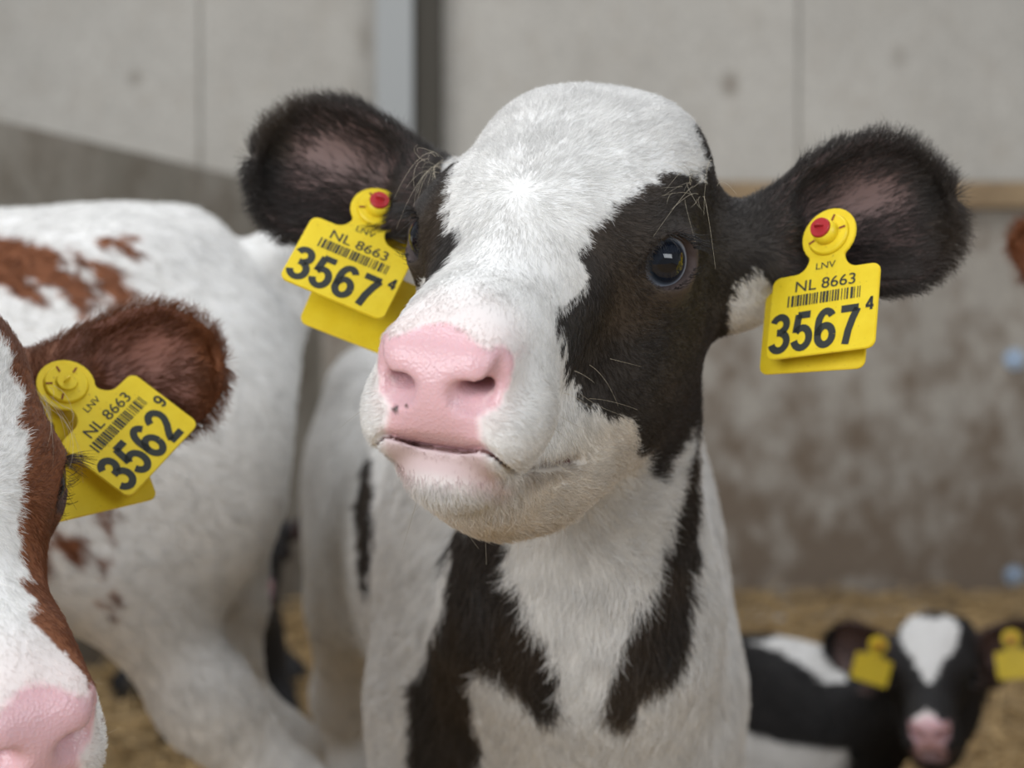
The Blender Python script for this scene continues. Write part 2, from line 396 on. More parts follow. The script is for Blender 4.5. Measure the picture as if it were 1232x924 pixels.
PATCHES = {
 'hero': [
  {'f':'head','o':[-0.0741,-0.0371,-0.0122],'ax':[[-0.9841,-0.1778,0.0],[0.0575,-0.3182,0.9463],[-0.1683,0.9312,0.3233]],'w':[-0.202,0.166],'p':[[-0.0135,0.0759],[-0.0102,0.0696],[-0.0059,0.0653],[-0.0046,0.0572],[-0.0043,0.0521],[-0.0103,0.0518],[-0.0199,0.0495],[-0.0323,0.043],[-0.0409,0.0358],[-0.0476,0.0267],[-0.0535,0.0167],[-0.0558,0.0102],[-0.054,0.004],[-0.0547,-0.0067],[-0.0578,-0.013],[-0.0605,-0.017],[-0.0598,-0.0241],[-0.059,-0.0351],[-0.0568,-0.0477],[-0.0492,-0.0599],[-0.0414,-0.0659],[-0.0343,-0.0671],[-0.03,-0.0747],[-0.0271,-0.086],[-0.0237,-0.0989],[-0.0201,-0.1057],[-0.0147,-0.0989],[-0.0077,-0.0888],[-0.0024,-0.0799],[0.0141,-0.0733],[0.023,-0.0682],[0.0317,-0.0631],[0.0405,-0.058],[0.0436,-0.0449],[0.0489,-0.0349],[0.0541,-0.0248],[0.0593,-0.0149],[0.0587,-0.0053],[0.0581,0.0042],[0.0586,0.0139],[0.0587,0.0239],[0.0583,0.0338],[0.0578,0.0436],[0.0569,0.0532],[0.0555,0.0621],[0.0549,0.0715],[0.0455,0.0766],[0.0361,0.0817],[0.0251,0.0819],[0.0162,0.0867],[0.0041,0.0842],[-0.0081,0.0818]]},
  {'f':'head','o':[0.0844,-0.0092,0.0175],'ax':[[-0.917,-0.399,0.0],[0.1111,-0.2554,0.9604],[-0.3832,0.8807,0.2785]],'w':[-0.225,0.199],'p':[[0.0384,0.0345],[0.0345,0.0273],[0.0294,0.0123],[0.0283,0.0011],[0.0297,-0.0117],[0.0251,-0.0251],[0.0177,-0.0338],[0.0084,-0.0441],[-0.0008,-0.0439],[-0.0092,-0.0436],[-0.0176,-0.0433],[-0.0173,-0.0358],[-0.0233,-0.0388],[-0.023,-0.0285],[-0.0226,-0.0182],[-0.0222,-0.0079],[-0.0224,0.0024],[-0.0221,0.0129],[-0.0218,0.0234],[-0.0214,0.034],[-0.0209,0.0442],[-0.0091,0.0447],[0.0026,0.0453],[0.0141,0.0462],[0.0254,0.0465]],'ymax':0.085},
  {'f':'head','o':[-0.0936,-0.0666,-0.0311],'ax':[[-0.9896,-0.1437,0.0],[0.0482,-0.3318,0.9421],[-0.1354,0.9323,0.3353]],'w':[-0.034,0.035],'p':[[-0.0133,-0.007],[-0.0122,0.0044],[-0.0069,0.0141],[0.0006,0.0163],[0.0103,0.0118],[0.0173,0.0019],[0.0119,-0.0114],[0.0014,-0.0139],[-0.0092,-0.0163]],'c':'w','over':True},
  {'f':'body','o':[0.0002,0.2801,0.625],'ax':[[-0.9514,0.3078,0.0],[-0.0427,-0.1321,0.9903],[0.3049,0.9422,0.1388]],'w':[-0.128,0.13],'p':[[0.0085,0.0478],[0.0032,0.0341],[-0.002,0.0204],[-0.0063,0.0088],[-0.0105,-0.0029],[-0.0159,-0.0125],[-0.0212,-0.0221],[-0.0256,-0.035],[-0.03,-0.0481],[-0.0307,-0.0603],[-0.0316,-0.0728],[-0.0242,-0.0811],[-0.0142,-0.0731],[-0.0108,-0.0617],[-0.0021,-0.0529],[0.0111,-0.0399],[0.0155,-0.0267],[0.0145,-0.0157],[0.0136,-0.0048],[0.0145,0.0061],[0.0153,0.017],[0.0162,0.0278],[0.0171,0.0386],[0.0179,0.0495],[0.0177,0.0625],[0.0175,0.0752],[0.0173,0.0877],[0.0139,0.0738],[0.0111,0.0602]]},
  {'f':'body','o':[0.0952,0.1865,0.5553],'ax':[[-0.9841,0.1774,0.0],[-0.0361,-0.2004,0.9791],[0.1737,0.9635,0.2036]],'w':[-0.216,0.224],'p':[[-0.0109,0.0962],[0.0049,0.0962],[0.0189,0.0875],[0.0209,0.0727],[0.0253,0.0563],[0.0297,0.0459],[0.034,0.0354],[0.0427,0.0207],[0.0515,0.0059],[0.0508,-0.0068],[0.046,-0.0209],[0.0329,-0.0177],[0.0217,-0.0002],[0.0151,0.0106],[0.0041,0.0086],[-0.0027,-0.0001],[-0.0004,-0.0161],[0.0043,-0.0324],[0.0068,-0.0551],[0.0105,-0.0682],[0.0143,-0.0815],[-0.0012,-0.083],[-0.0174,-0.085],[-0.0343,-0.0868],[-0.0368,-0.0728],[-0.0393,-0.059],[-0.0411,-0.0446],[-0.0431,-0.0303],[-0.0417,-0.0176],[-0.0404,-0.0049],[-0.0343,0.0076],[-0.0282,0.0199],[-0.0227,0.0328],[-0.0168,0.0436],[-0.0118,0.0629],[-0.0115,0.08]]},
  {'f':'body','o':[0.1208,-0.1973,0.6168],'ax':[[-0.9945,0.1043,0.0],[-0.0101,-0.0964,0.9953],[0.1039,0.9899,0.0969]],'w':[-0.206,0.277],'p':[[0.0023,0.0673],[-0.0056,0.0471],[-0.0085,0.0228],[-0.0083,0.0016],[-0.0082,-0.0189],[-0.0067,-0.0353],[-0.0052,-0.0516],[-0.0008,-0.0678],[0.0042,-0.0502],[0.0062,-0.0255],[0.0075,-0.0029],[0.0082,0.0161],[0.008,0.0364],[0.0068,0.0609]]},
 ],
 'red_back': [
  {'f':'body','o':[-0.11,-0.5476,0.7292],'ax':[[0.1198,-0.9928,0.0],[-0.0692,-0.0083,0.9976],[-0.9904,-0.1195,-0.0697]],'w':[-0.161,0.153],'p':[[-0.0502,0.0393],[-0.0321,0.0365],[-0.011,0.0318],[0.0096,0.0242],[0.0226,0.0091],[0.0384,0.0003],[0.0484,-0.0146],[0.041,-0.0298],[0.0338,-0.0314],[0.0253,-0.0196],[0.0124,-0.0094],[-0.0021,-0.0037],[0.0066,-0.0231],[-0.0136,-0.019],[-0.031,-0.0074],[-0.0487,-0.0017],[-0.0495,0.0185]],'wig':1.5},
  {'f':'body','o':[-0.1138,-0.6142,0.7572],'ax':[[0.0682,-0.9977,0.0],[-0.0918,-0.0063,0.9958],[-0.9934,-0.0679,-0.0921]],'w':[-0.11,0.129],'p':[[-0.024,0.0055],[-0.0062,0.0122],[0.0058,0.011],[0.0162,-0.0027],[0.0176,-0.0149],[0.0027,-0.0091],[-0.0121,-0.0019]],'wig':1.5},
  {'f':'body','o':[-0.1253,-0.6005,0.7294],'ax':[[0.0796,-0.9968,0.0],[-0.0707,-0.0057,0.9975],[-0.9943,-0.0794,-0.071]],'w':[-0.118,0.132],'p':[[-0.0316,0.0258],[-0.0123,0.0169],[0.0112,0.0129],[0.02,-0.0007],[0.0258,-0.0189],[0.017,-0.025],[0.0024,-0.0238],[-0.0035,-0.0103],[-0.0079,0.0079],[-0.0211,0.0152]],'wig':1.5},
  {'f':'body','o':[-0.1478,-0.5754,0.5042],'ax':[[0.1013,-0.9949,0.0],[0.1086,0.0111,0.994],[-0.9889,-0.1007,0.1092]],'w':[-0.102,0.124],'p':[[-0.0147,0.0142],[0.0112,0.0107],[0.0164,-0.0112],[0.006,-0.0149],[-0.0043,-0.0023],[-0.0147,0.0034]]},
  {'f':'body','o':[-0.1495,-0.6052,0.5267],'ax':[[0.0775,-0.997,0.0],[0.0913,0.0071,0.9958],[-0.9928,-0.0771,0.0916]],'w':[-0.102,0.122],'p':[[-0.0105,0.0129],[0.0079,0.0138],[0.0052,-0.0031],[0.0026,-0.02],[-0.0053,-0.0035]]},
  {'f':'body','o':[-0.1484,-0.5988,0.4866],'ax':[[0.0825,-0.9966,0.0],[0.123,0.0102,0.9924],[-0.989,-0.0819,0.1234]],'w':[-0.103,0.123],'p':[[-0.0029,0.0119],[0.0058,0.0103],[0.0018,-0.0126],[-0.0047,-0.0096]]},
  {'f':'body','o':[-0.1441,-0.6071,0.457],'ax':[[0.0756,-0.9971,0.0],[0.1459,0.0111,0.9892],[-0.9864,-0.0747,0.1463]],'w':[-0.106,0.125],'p':[[-0.0018,0.0119],[0.0055,0.0062],[0.0008,-0.0126],[-0.0045,-0.0056]]},
  {'f':'body','o':[-0.1299,-0.5588,0.4389],'ax':[[0.1129,-0.9936,0.0],[0.1571,0.0179,0.9874],[-0.9811,-0.1115,0.1581]],'w':[-0.101,0.122],'p':[[-0.0041,0.0185],[0.0056,0.0099],[0.0045,-0.0186],[-0.0059,-0.0099]]},
  {'f':'body','o':[-0.1399,-0.5456,0.4895],'ax':[[0.1242,-0.9923,0.0],[0.1188,0.0149,0.9928],[-0.9851,-0.1233,0.1198]],'w':[-0.111,0.13],'p':[[-0.0092,0.015],[0.0087,0.0169],[0.0139,-0.0075],[-0.0016,-0.0206],[-0.0119,-0.0038]]},
 ],
 'red_head': [
  {'f':'head','o':[0.0131,0.0515,-0.0089],'ax':[[-0.9163,0.4004,0.0],[-0.2651,-0.6068,0.7493],[0.3,0.6866,0.6622]],'w':[-0.259,0.159],'p':[[0.0123,0.1283],[0.0189,0.1197],[0.0233,0.1113],[0.0287,0.0996],[0.0312,0.0826],[0.0312,0.0661],[0.0322,0.0558],[0.0332,0.0458],[0.0343,0.0361],[0.0365,0.0255],[0.0383,0.0148],[0.0413,0.0072],[0.0441,-0.0002],[0.0505,-0.0097],[0.0566,-0.0154],[0.0626,-0.0211],[0.0692,-0.0271],[0.0754,-0.0329],[0.0774,-0.0404],[0.0793,-0.0479],[0.0813,-0.0554],[0.0832,-0.0628],[0.0891,-0.0735],[0.091,-0.0812],[0.0834,-0.0816],[0.0759,-0.0819],[0.0684,-0.0822],[0.0609,-0.0825],[0.0535,-0.0828],[0.0457,-0.0823],[0.0383,-0.0824],[0.0311,-0.0826],[0.0243,-0.0841],[0.018,-0.0886],[0.0105,-0.0888],[0.0031,-0.089],[-0.0043,-0.0892],[-0.0116,-0.0894],[-0.0188,-0.0896],[-0.026,-0.0897],[-0.0355,-0.0965],[-0.043,-0.0966],[-0.0443,-0.0889],[-0.0456,-0.0811],[-0.0468,-0.0732],[-0.0481,-0.0653],[-0.0494,-0.0574],[-0.0507,-0.0494],[-0.0519,-0.0414],[-0.0523,-0.0327],[-0.0529,-0.0245],[-0.0536,-0.0164],[-0.0544,-0.0085],[-0.0552,-0.0006],[-0.0558,0.0071],[-0.0561,0.0146],[-0.058,0.0225],[-0.0594,0.0304],[-0.0587,0.037],[-0.0597,0.0445],[-0.0611,0.0522],[-0.0626,0.0602],[-0.0643,0.0685],[-0.0661,0.077],[-0.0613,0.0829],[-0.0565,0.0889],[-0.0516,0.095],[-0.0468,0.1013],[-0.0421,0.1079],[-0.0373,0.1149],[-0.0326,0.1224],[-0.0278,0.1304],[-0.02,0.1299],[-0.012,0.1292],[-0.004,0.1287],[0.0041,0.1283]],'c':'w'},
 ],
 'lying': [
  {'f':'head','o':[0.0041,-0.0228,0.0559],'ax':[[-0.9983,-0.0578,0.0],[0.0266,-0.4591,0.888],[-0.0513,0.8865,0.4599]],'w':[-0.131,0.127],'p':[[-0.0372,0.0252],[-0.0249,0.037],[-0.0055,0.0373],[0.0057,0.0315],[0.0253,0.0394],[0.04,0.034],[0.0473,0.0181],[0.0387,-0.0068],[0.0204,-0.0291],[0.0057,-0.0584],[-0.0018,-0.0627],[-0.0102,-0.0511],[-0.0237,-0.0252],[-0.0379,-0.0024],[-0.042,0.0132]]},
  {'f':'head','o':[0.0044,0.1329,-0.0057],'ax':[[-0.998,-0.0627,0.0],[0.032,-0.5096,0.8598],[-0.0539,0.8581,0.5106]],'w':[-0.07,0.089],'p':[[-0.0181,0.0183],[0.0003,0.0292],[0.0122,0.022],[0.0213,-0.0029],[0.0143,-0.0316],[-0.0105,-0.0318],[-0.0194,-0.0032]]},
  {'f':'body','o':[0.0394,0.0355,0.69],'ax':[[-0.488,0.8729,0.0],[-0.1674,-0.0936,0.9814],[0.8567,0.4789,0.1917]],'w':[-0.216,0.214],'p':[[-0.1126,0.0373],[-0.0557,0.0514],[0.0031,0.0589],[0.0195,0.0326],[0.0358,0.0045],[0.0619,-0.0434],[0.0558,-0.066],[0.0416,-0.0707],[0.0194,-0.0249],[-0.0133,-0.0017],[-0.0555,0.0218]]},
  {'f':'body','o':[0.0913,-0.0012,0.5619],'ax':[[-0.5091,0.8607,0.0],[-0.2103,-0.1244,0.9697],[0.8346,0.4937,0.2444]],'w':[-0.204,0.353],'p':[[-0.0986,0.0457],[-0.0475,0.0312],[-0.0137,0.0452],[0.0032,0.0752],[0.0159,0.0925],[0.0354,0.0495],[0.0513,0.0262],[0.0992,0.0323],[0.1028,-0.0051],[0.1071,-0.0424],[0.0785,-0.0438],[0.05,-0.0452],[0.0215,-0.0468],[-0.0074,-0.0484],[-0.0368,-0.0503],[-0.0669,-0.0523],[-0.0981,-0.0545],[-0.0979,-0.0212],[-0.0981,0.0121]]},
 ],
 'far': [
  {'f':'body','o':[0.1161,-0.1296,0.5924],'ax':[[-0.9977,0.0677,0.0],[-0.0112,-0.1649,0.9862],[0.0668,0.984,0.1653]],'w':[-0.416,0.336],'p':[[-0.0202,0.0335],[0.0238,0.0312],[0.0187,-0.0057],[0.0072,-0.0257],[-0.0296,-0.0333]]},
 ],
}
# ---------- calves ----------
def vnoise(p, scale, seed=0):
    """smooth value noise in 0..1, vectorised"""
    q = np.asarray(p)*scale + 100.0 + seed*7.3; i = np.floor(q).astype(np.int64); f = q - i; f = f*f*(3-2*f)
    def h(a, b, c):
        n = (a*374761393 + b*668265263 + c*2147483647 + seed*1013) & 0xffffffff
        n = ((n ^ (n >> 13)) * 1274126177) & 0xffffffff
        return ((n ^ (n >> 16)) & 0xffff) / 65535.0
    r = 0
    for dx in (0, 1):
        for dy in (0, 1):
            for dz in (0, 1):
                w = (f[:, 0] if dx else 1-f[:, 0])*(f[:, 1] if dy else 1-f[:, 1])*(f[:, 2] if dz else 1-f[:, 2])
                r = r + w*h(i[:, 0]+dx, i[:, 1]+dy, i[:, 2]+dz)
    return r
def sstep(x, a, b):
    t = np.clip((x-a)/(b-a), 0, 1); return t*t*(3-2*t)
def poly_sd(u, v, poly):
    """signed distance to a closed polygon, negative inside"""
    poly = np.asarray(poly, float); n = len(poly); d = np.full(len(u), 1e9); ins = np.zeros(len(u), bool)
    for i in range(n):
        a, b = poly[i], poly[(i+1) % n]; e = b - a; wx, wy = u-a[0], v-a[1]
        t = np.clip((wx*e[0]+wy*e[1])/(e@e+1e-12), 0, 1)
        d = np.minimum(d, (wx-e[0]*t)**2 + (wy-e[1]*t)**2)
        c = ((a[1] > v) != (b[1] > v)) & (u < (b[0]-a[0])*(v-a[1])/(b[1]-a[1]+1e-12) + a[0])
        ins ^= c
    d = np.sqrt(d); return np.where(ins, -d, d)

WHITE = np.array([.89, .88, .86]); BLACK = np.array([.033, .0275, .024]); RED = np.array([.205, .072, .028]); PINK = np.array([.67, .42, .45])
def pad_weight(q):
    """bare pink skin of the nose, head coordinates"""
    x, y, z = np.abs(q[:, 0]), q[:, 1], q[:, 2]
    w = np.interp(z, [-.034, -.029, -.017, -.010, -.002, .006, .011, .0165, .019], [.020, .0215, .0195, .0205, .0275, .0285, .0225, .008, -.01])
    k = np.clip((w - x)/.004 + .5, 0, 1) * sstep(y, .112, .122) * (z > mouth_z(y, q[:, 0]) - .001)
    nos = np.zeros(len(q))
    for s in NOSTRIL: nos = np.maximum(nos, 1 - sstep(np.linalg.norm(np.c_[x, y, z] - np.array(s), axis=1), .006, .009))
    return np.maximum(k, nos)
def lip_weight(q):
    x, y, z = np.abs(q[:, 0]), q[:, 1], q[:, 2]; m = mouth_z(y, q[:, 0])
    return sstep(y, .112, .126)*(1-sstep(x, .019, .026))*(z < m+.003)*sstep(z, m-.022, m-.010)
def ear_coords(q, e):
    base, axis, up, fh, L = e[0], unit(e[1]), np.asarray(e[2], float), e[3], e[4]
    up = unit(up - axis*np.dot(up, axis)); fwd = np.cross(axis, up)
    if np.dot(fwd, fh) < 0: fwd = -fwd
    r = q - np.asarray(base); return r@axis/L, r@up, r@fwd, axis, up, fwd

class Calf:
    def __init__(s, name, head, ears, body, neck, scale, legs, coat, patches, seed=0):
        s.name, s.head, s.ears, s.body, s.neck, s.scale, s.legs, s.coat_kind, s.patches, s.seed = name, head, ears, body, neck, scale, legs, coat, patches, seed
    def build_mesh(s, axes_):
        Fd = Field(axes_)
        add_body(Fd, s.body, s.neck, s.legs, s.scale, s.low, s.tail, s.step)
        if s.head is not None: add_head(Fd, s.head, s.ears)
        s.P, s.Q = Fd.mesh(); s.P = relax(s.P, s.Q, 2); s.N = vertex_normals(s.P, s.Q); return s
    def local(s, p, which):
        R, t = s.head if which == 'head' else s.body
        return (p - t) @ R
    def colour(s, p, n):
        """coat colour, bare-skin weight, ear-inside weight for world points"""
        base = {'w': WHITE, 'b': BLACK, 'r': RED, 'k': np.array([.012, .011, .0115])}
        col = np.tile(base[s.coat_kind[0]], (len(p), 1)).astype(float)
        mark = base[s.coat_kind[1]]
        wig = (vnoise(p, 170, 1)-.5)*.007 + (vnoise(p, 60, 2)-.5)*.004
        for pt in s.patches:
            q = s.local(p, pt['f']); r = q - np.array(pt['o']); A = np.array(pt['ax'])
            u, v, w = r@A[0], r@A[1], r@A[2]
            m = (w > pt['w'][0]) & (w < pt['w'][1])
            if pt['f'] == 'body' and s.head is not None:             # body markings stop at the jaw
                qh = s.local(p, 'head'); m &= ~((qh[:, 1] > -.075) & (qh[:, 2] > -.128))
            if pt['f'] == 'head': m &= q[:, 1] < pt.get('ymax', .30)
            if not m.any(): continue
            sd = poly_sd(u[m], v[m], pt['p']) + wig[m]*pt.get('wig', 1)
            idx = np.where(m)[0][sd < 0]; col[idx] = base[pt['c']] if 'c' in pt else mark
        skin = np.zeros(len(p)); inner = np.zeros(len(p)); earw = np.zeros(len(p))
        if s.head is not None:
            q = s.local(p, 'head'); nl = n @ s.head[0]
            near = np.linalg.norm(q - [0, .02, -.01], axis=1) < .34
            skin = pad_weight(q)*near
            lip = lip_weight(q)*near
            for e in s.ears:
                u, b, c, axis, up, fwd = ear_coords(q, e)
                isear = (u > .10) & (u < 1.15) & (np.abs(b) < .075) & (np.abs(c) < .06) & near
                earw = np.maximum(earw, isear*sstep(u, .05, .25))
                inner = np.maximum(inner, isear*sstep(nl@fwd, .15, .55)*sstep(u, .12, .3)*(1-sstep(u, .78, .90)))
                if s.ear_col is not None: col[isear] = base[s.ear_col]
            for pt in s.patches:                       # patches that go over the ears too
                if pt.get('over'):
                    q2 = s.local(p, pt['f']); r = q2 - np.array(pt['o']); A = np.array(pt['ax']); w = r@A[2]
                    sd = poly_sd(r@A[0], r@A[1], pt['p']) + wig
                    col[(sd < 0) & (w > pt['w'][0]) & (w < pt['w'][1])] = base[pt['c']]
            if s.blaze_pink:
                # thin hair on the muzzle lets the skin through
                k = sstep(q[:, 1], .095, .135)*near*.36*(col[:, 0] > .5)*(1-sstep(np.abs(q[:, 0]), .022, .036))*sstep(q[:, 2], -.03, -.005)
                col = col*(1-k[:, None]) + np.array([.86, .62, .58])*k[:, None]
            k = .34*sstep(-q[:, 2], .045, .070)*(1-sstep(-q[:, 2], .105, .125))*near*(col[:, 0] > .5)*(1-sstep(q[:, 1], .10, .13))*(1-sstep(np.abs(q[:, 0]), .055, .07))         # cream hair below the jaw
            col = col*(1-k[:, None]) + np.array([.80, .66, .47])*k[:, None]
            k = .55*sstep(q[:, 1], .055, .075)*(1-sstep(q[:, 1], .108, .122))*np.exp(-((q[:, 2]-mouth_z(q[:, 1], q[:, 0])+.002)/.005)**2)*near*(np.abs(q[:, 0]) > .02)
            col = col*(1-k[:, None]) + np.array([.30, .22, .15])*k[:, None]         # brownish stain at the corner of the mouth
            col = col*(1-.6*lip[:, None]) + PINK*.6*lip[:, None]
            col = col*(1-skin[:, None]) + PINK*skin[:, None]
            for sg in (-1, 1):                              # bare rim of the eyelids
                r = q - EYE*[sg, 1, 1]; dd = np.linalg.norm(r, axis=1); k = (1-sstep(dd, EYE_R+.0045, EYE_R+.0075))*(r@(GAZE*[sg, 1, 1]) > .45*dd)*.8
                col = col*(1-k[:, None]) + np.array([.075, .052, .048])*k[:, None]
            # dark little freckles on the pad
            if s.freckles:
                for c, r in s.freckles:
                    k = 1 - sstep(np.linalg.norm(q - np.array(c), axis=1), r*.6, r)
                    col = col*(1-k[:, None]) + np.array([.03, .02, .02])*k[:, None]
        bk = ((col.max(1) < .06) & (col.max(1) > .02))*sstep(vnoise(p, 28, 21), .45, .8)*.7                               # rusty tinge in the black
        col = col*(1-bk[:, None]) + np.array([.060, .040, .024])*bk[:, None]
        return col, skin, inner, earw
    low = 0.0; tail = 0.0; step = (0, 0); ear_col = None; blaze_pink = True; freckles = None

def coat_material():
    m, nt, b = new_mat('calf_skin')
    a = node(nt, 'ShaderNodeAttribute', attribute_name='coat'); nt.links.new(a.outputs['Color'], b.inputs['Base Color'])
    wet = a.outputs['Alpha']
    mr = node(nt, 'ShaderNodeMapRange'); nt.links.new(wet, mr.inputs['Value']); mr.inputs['To Min'].default_value = .75; mr.inputs['To Max'].default_value = .23
    nt.links.new(mr.outputs['Result'], b.inputs['Roughness'])
    b.inputs['Specular IOR Level'].default_value = .4
    sw = node(nt, 'ShaderNodeMath', operation='MULTIPLY'); nt.links.new(wet, sw.inputs[0]); sw.inputs[1].default_value = .25
    nt.links.new(sw.outputs[0], b.inputs['Subsurface Weight']); b.inputs['Subsurface Radius'].default_value = (.006, .003, .002); b.inputs['Subsurface Scale'].default_value = .6
    g = node(nt, 'ShaderNodeNewGeometry').outputs['Position']; v = node(nt, 'ShaderNodeTexVoronoi'); v.inputs['Scale'].default_value = 760; nt.links.new(g, v.inputs['Vector'])
    n2 = noise_fac(nt, g, 130, 3); ad = node(nt, 'ShaderNodeMath', operation='ADD'); nt.links.new(v.outputs['Distance'], ad.inputs[0]); nt.links.new(n2, ad.inputs[1])
    bp = node(nt, 'ShaderNodeBump'); bp.inputs['Distance'].default_value = .00022; nt.links.new(ad.outputs[0], bp.inputs['Height']); nt.links.new(wet, bp.inputs['Strength']); nt.links.new(bp.outputs[0], b.inputs['Normal'])
    return m
def fur_material():
    m, nt, b = new_mat('calf_fur')
    a = node(nt, 'ShaderNodeAttribute', attribute_name='coat'); nt.links.new(a.outputs['Color'], b.inputs['Base Color'])
    b.inputs['Roughness'].default_value = .42; b.inputs['Specular IOR Level'].default_value = .55
    tr = node(nt, 'ShaderNodeBsdfTranslucent'); nt.links.new(a.outputs['Color'], tr.inputs['Color'])      # hair lets light through
    mx = node(nt, 'ShaderNodeMixShader'); mx.inputs[0].default_value = .38; nt.links.new(b.outputs[0], mx.inputs[1]); nt.links.new(tr.outputs[0], mx.inputs[2])
    nt.links.new(mx.outputs[0], nt.nodes['Material Output'].inputs['Surface'])
    return m
M_skin, M_fur = coat_material(), fur_material()

def body_object(calf, root):
    P, Q = calf.P, calf.Q
    me = bpy.data.meshes.new('body'); org = np.array(root.location)
    me.vertices.add(len(P)); me.vertices.foreach_set('co', (P - org).ravel())
    me.loops.add(len(Q)*4); me.loops.foreach_set('vertex_index', Q.ravel().astype(np.int32))
    me.polygons.add(len(Q)); me.polygons.foreach_set('loop_start', np.arange(0, len(Q)*4, 4, dtype=np.int32)); me.polygons.foreach_set('loop_total', np.full(len(Q), 4, np.int32))
    me.update(calc_edges=True); me.validate(); me.shade_smooth()
    col, skin, inner, earw = calf.colour(P, calf.N)
    k = (inner*.85)[:, None]; col = col*(1-k) + calf.ear_skin*k; skin = np.maximum(skin, inner*.30)
    under = np.where(skin > .31, 1.0, .80)[:, None]; col = col*np.where(col.max(1, keepdims=True) > .3, under, 1.0)     # skin below the coat is duller than the hair
    if calf.head is not None:                                     # dark line between the lips
        q = calf.local(P, 'head'); m = (np.abs(q[:, 2]-mouth_z(q[:, 1], q[:, 0])) < .0009) & (q[:, 1] > .064) & (np.abs(q[:, 0]) < .05) & (q[:, 1] < .17)
        col[m] = (.20, .10, .09); skin[m] *= .3
    at = me.attributes.new('coat', 'FLOAT_COLOR', 'POINT'); at.data.foreach_set('color', np.c_[col, skin].ravel().astype(np.float32))
    me.materials.append(M_skin)
    return link(bpy.data.objects.new('body', me), root)
Calf.ear_skin = np.array([.17, .105, .095])

def strands(name, pts, rad, col, mat, parent):
    """pts (n,k,3) world, rad (n,k), col (n,3)"""
    n, k = pts.shape[:2]
    hc = bpy.data.hair_curves.new(name); hc.add_curves([k]*n)
    org = np.array(parent.location) if parent is not None else np.zeros(3)
    hc.attributes['position'].data.foreach_set('vector', (pts - org).ravel().astype(np.float32))
    ra = hc.attributes.get('radius') or hc.attributes.new('radius', 'FLOAT', 'POINT'); ra.data.foreach_set('value', rad.ravel().astype(np.float32))
    ca = hc.attributes.new('coat', 'FLOAT_COLOR', 'CURVE'); ca.data.foreach_set('color', np.c_[col, np.ones(n)].ravel().astype(np.float32))
    hc.materials.append(mat)
    return link(bpy.data.objects.new(name, hc), parent)

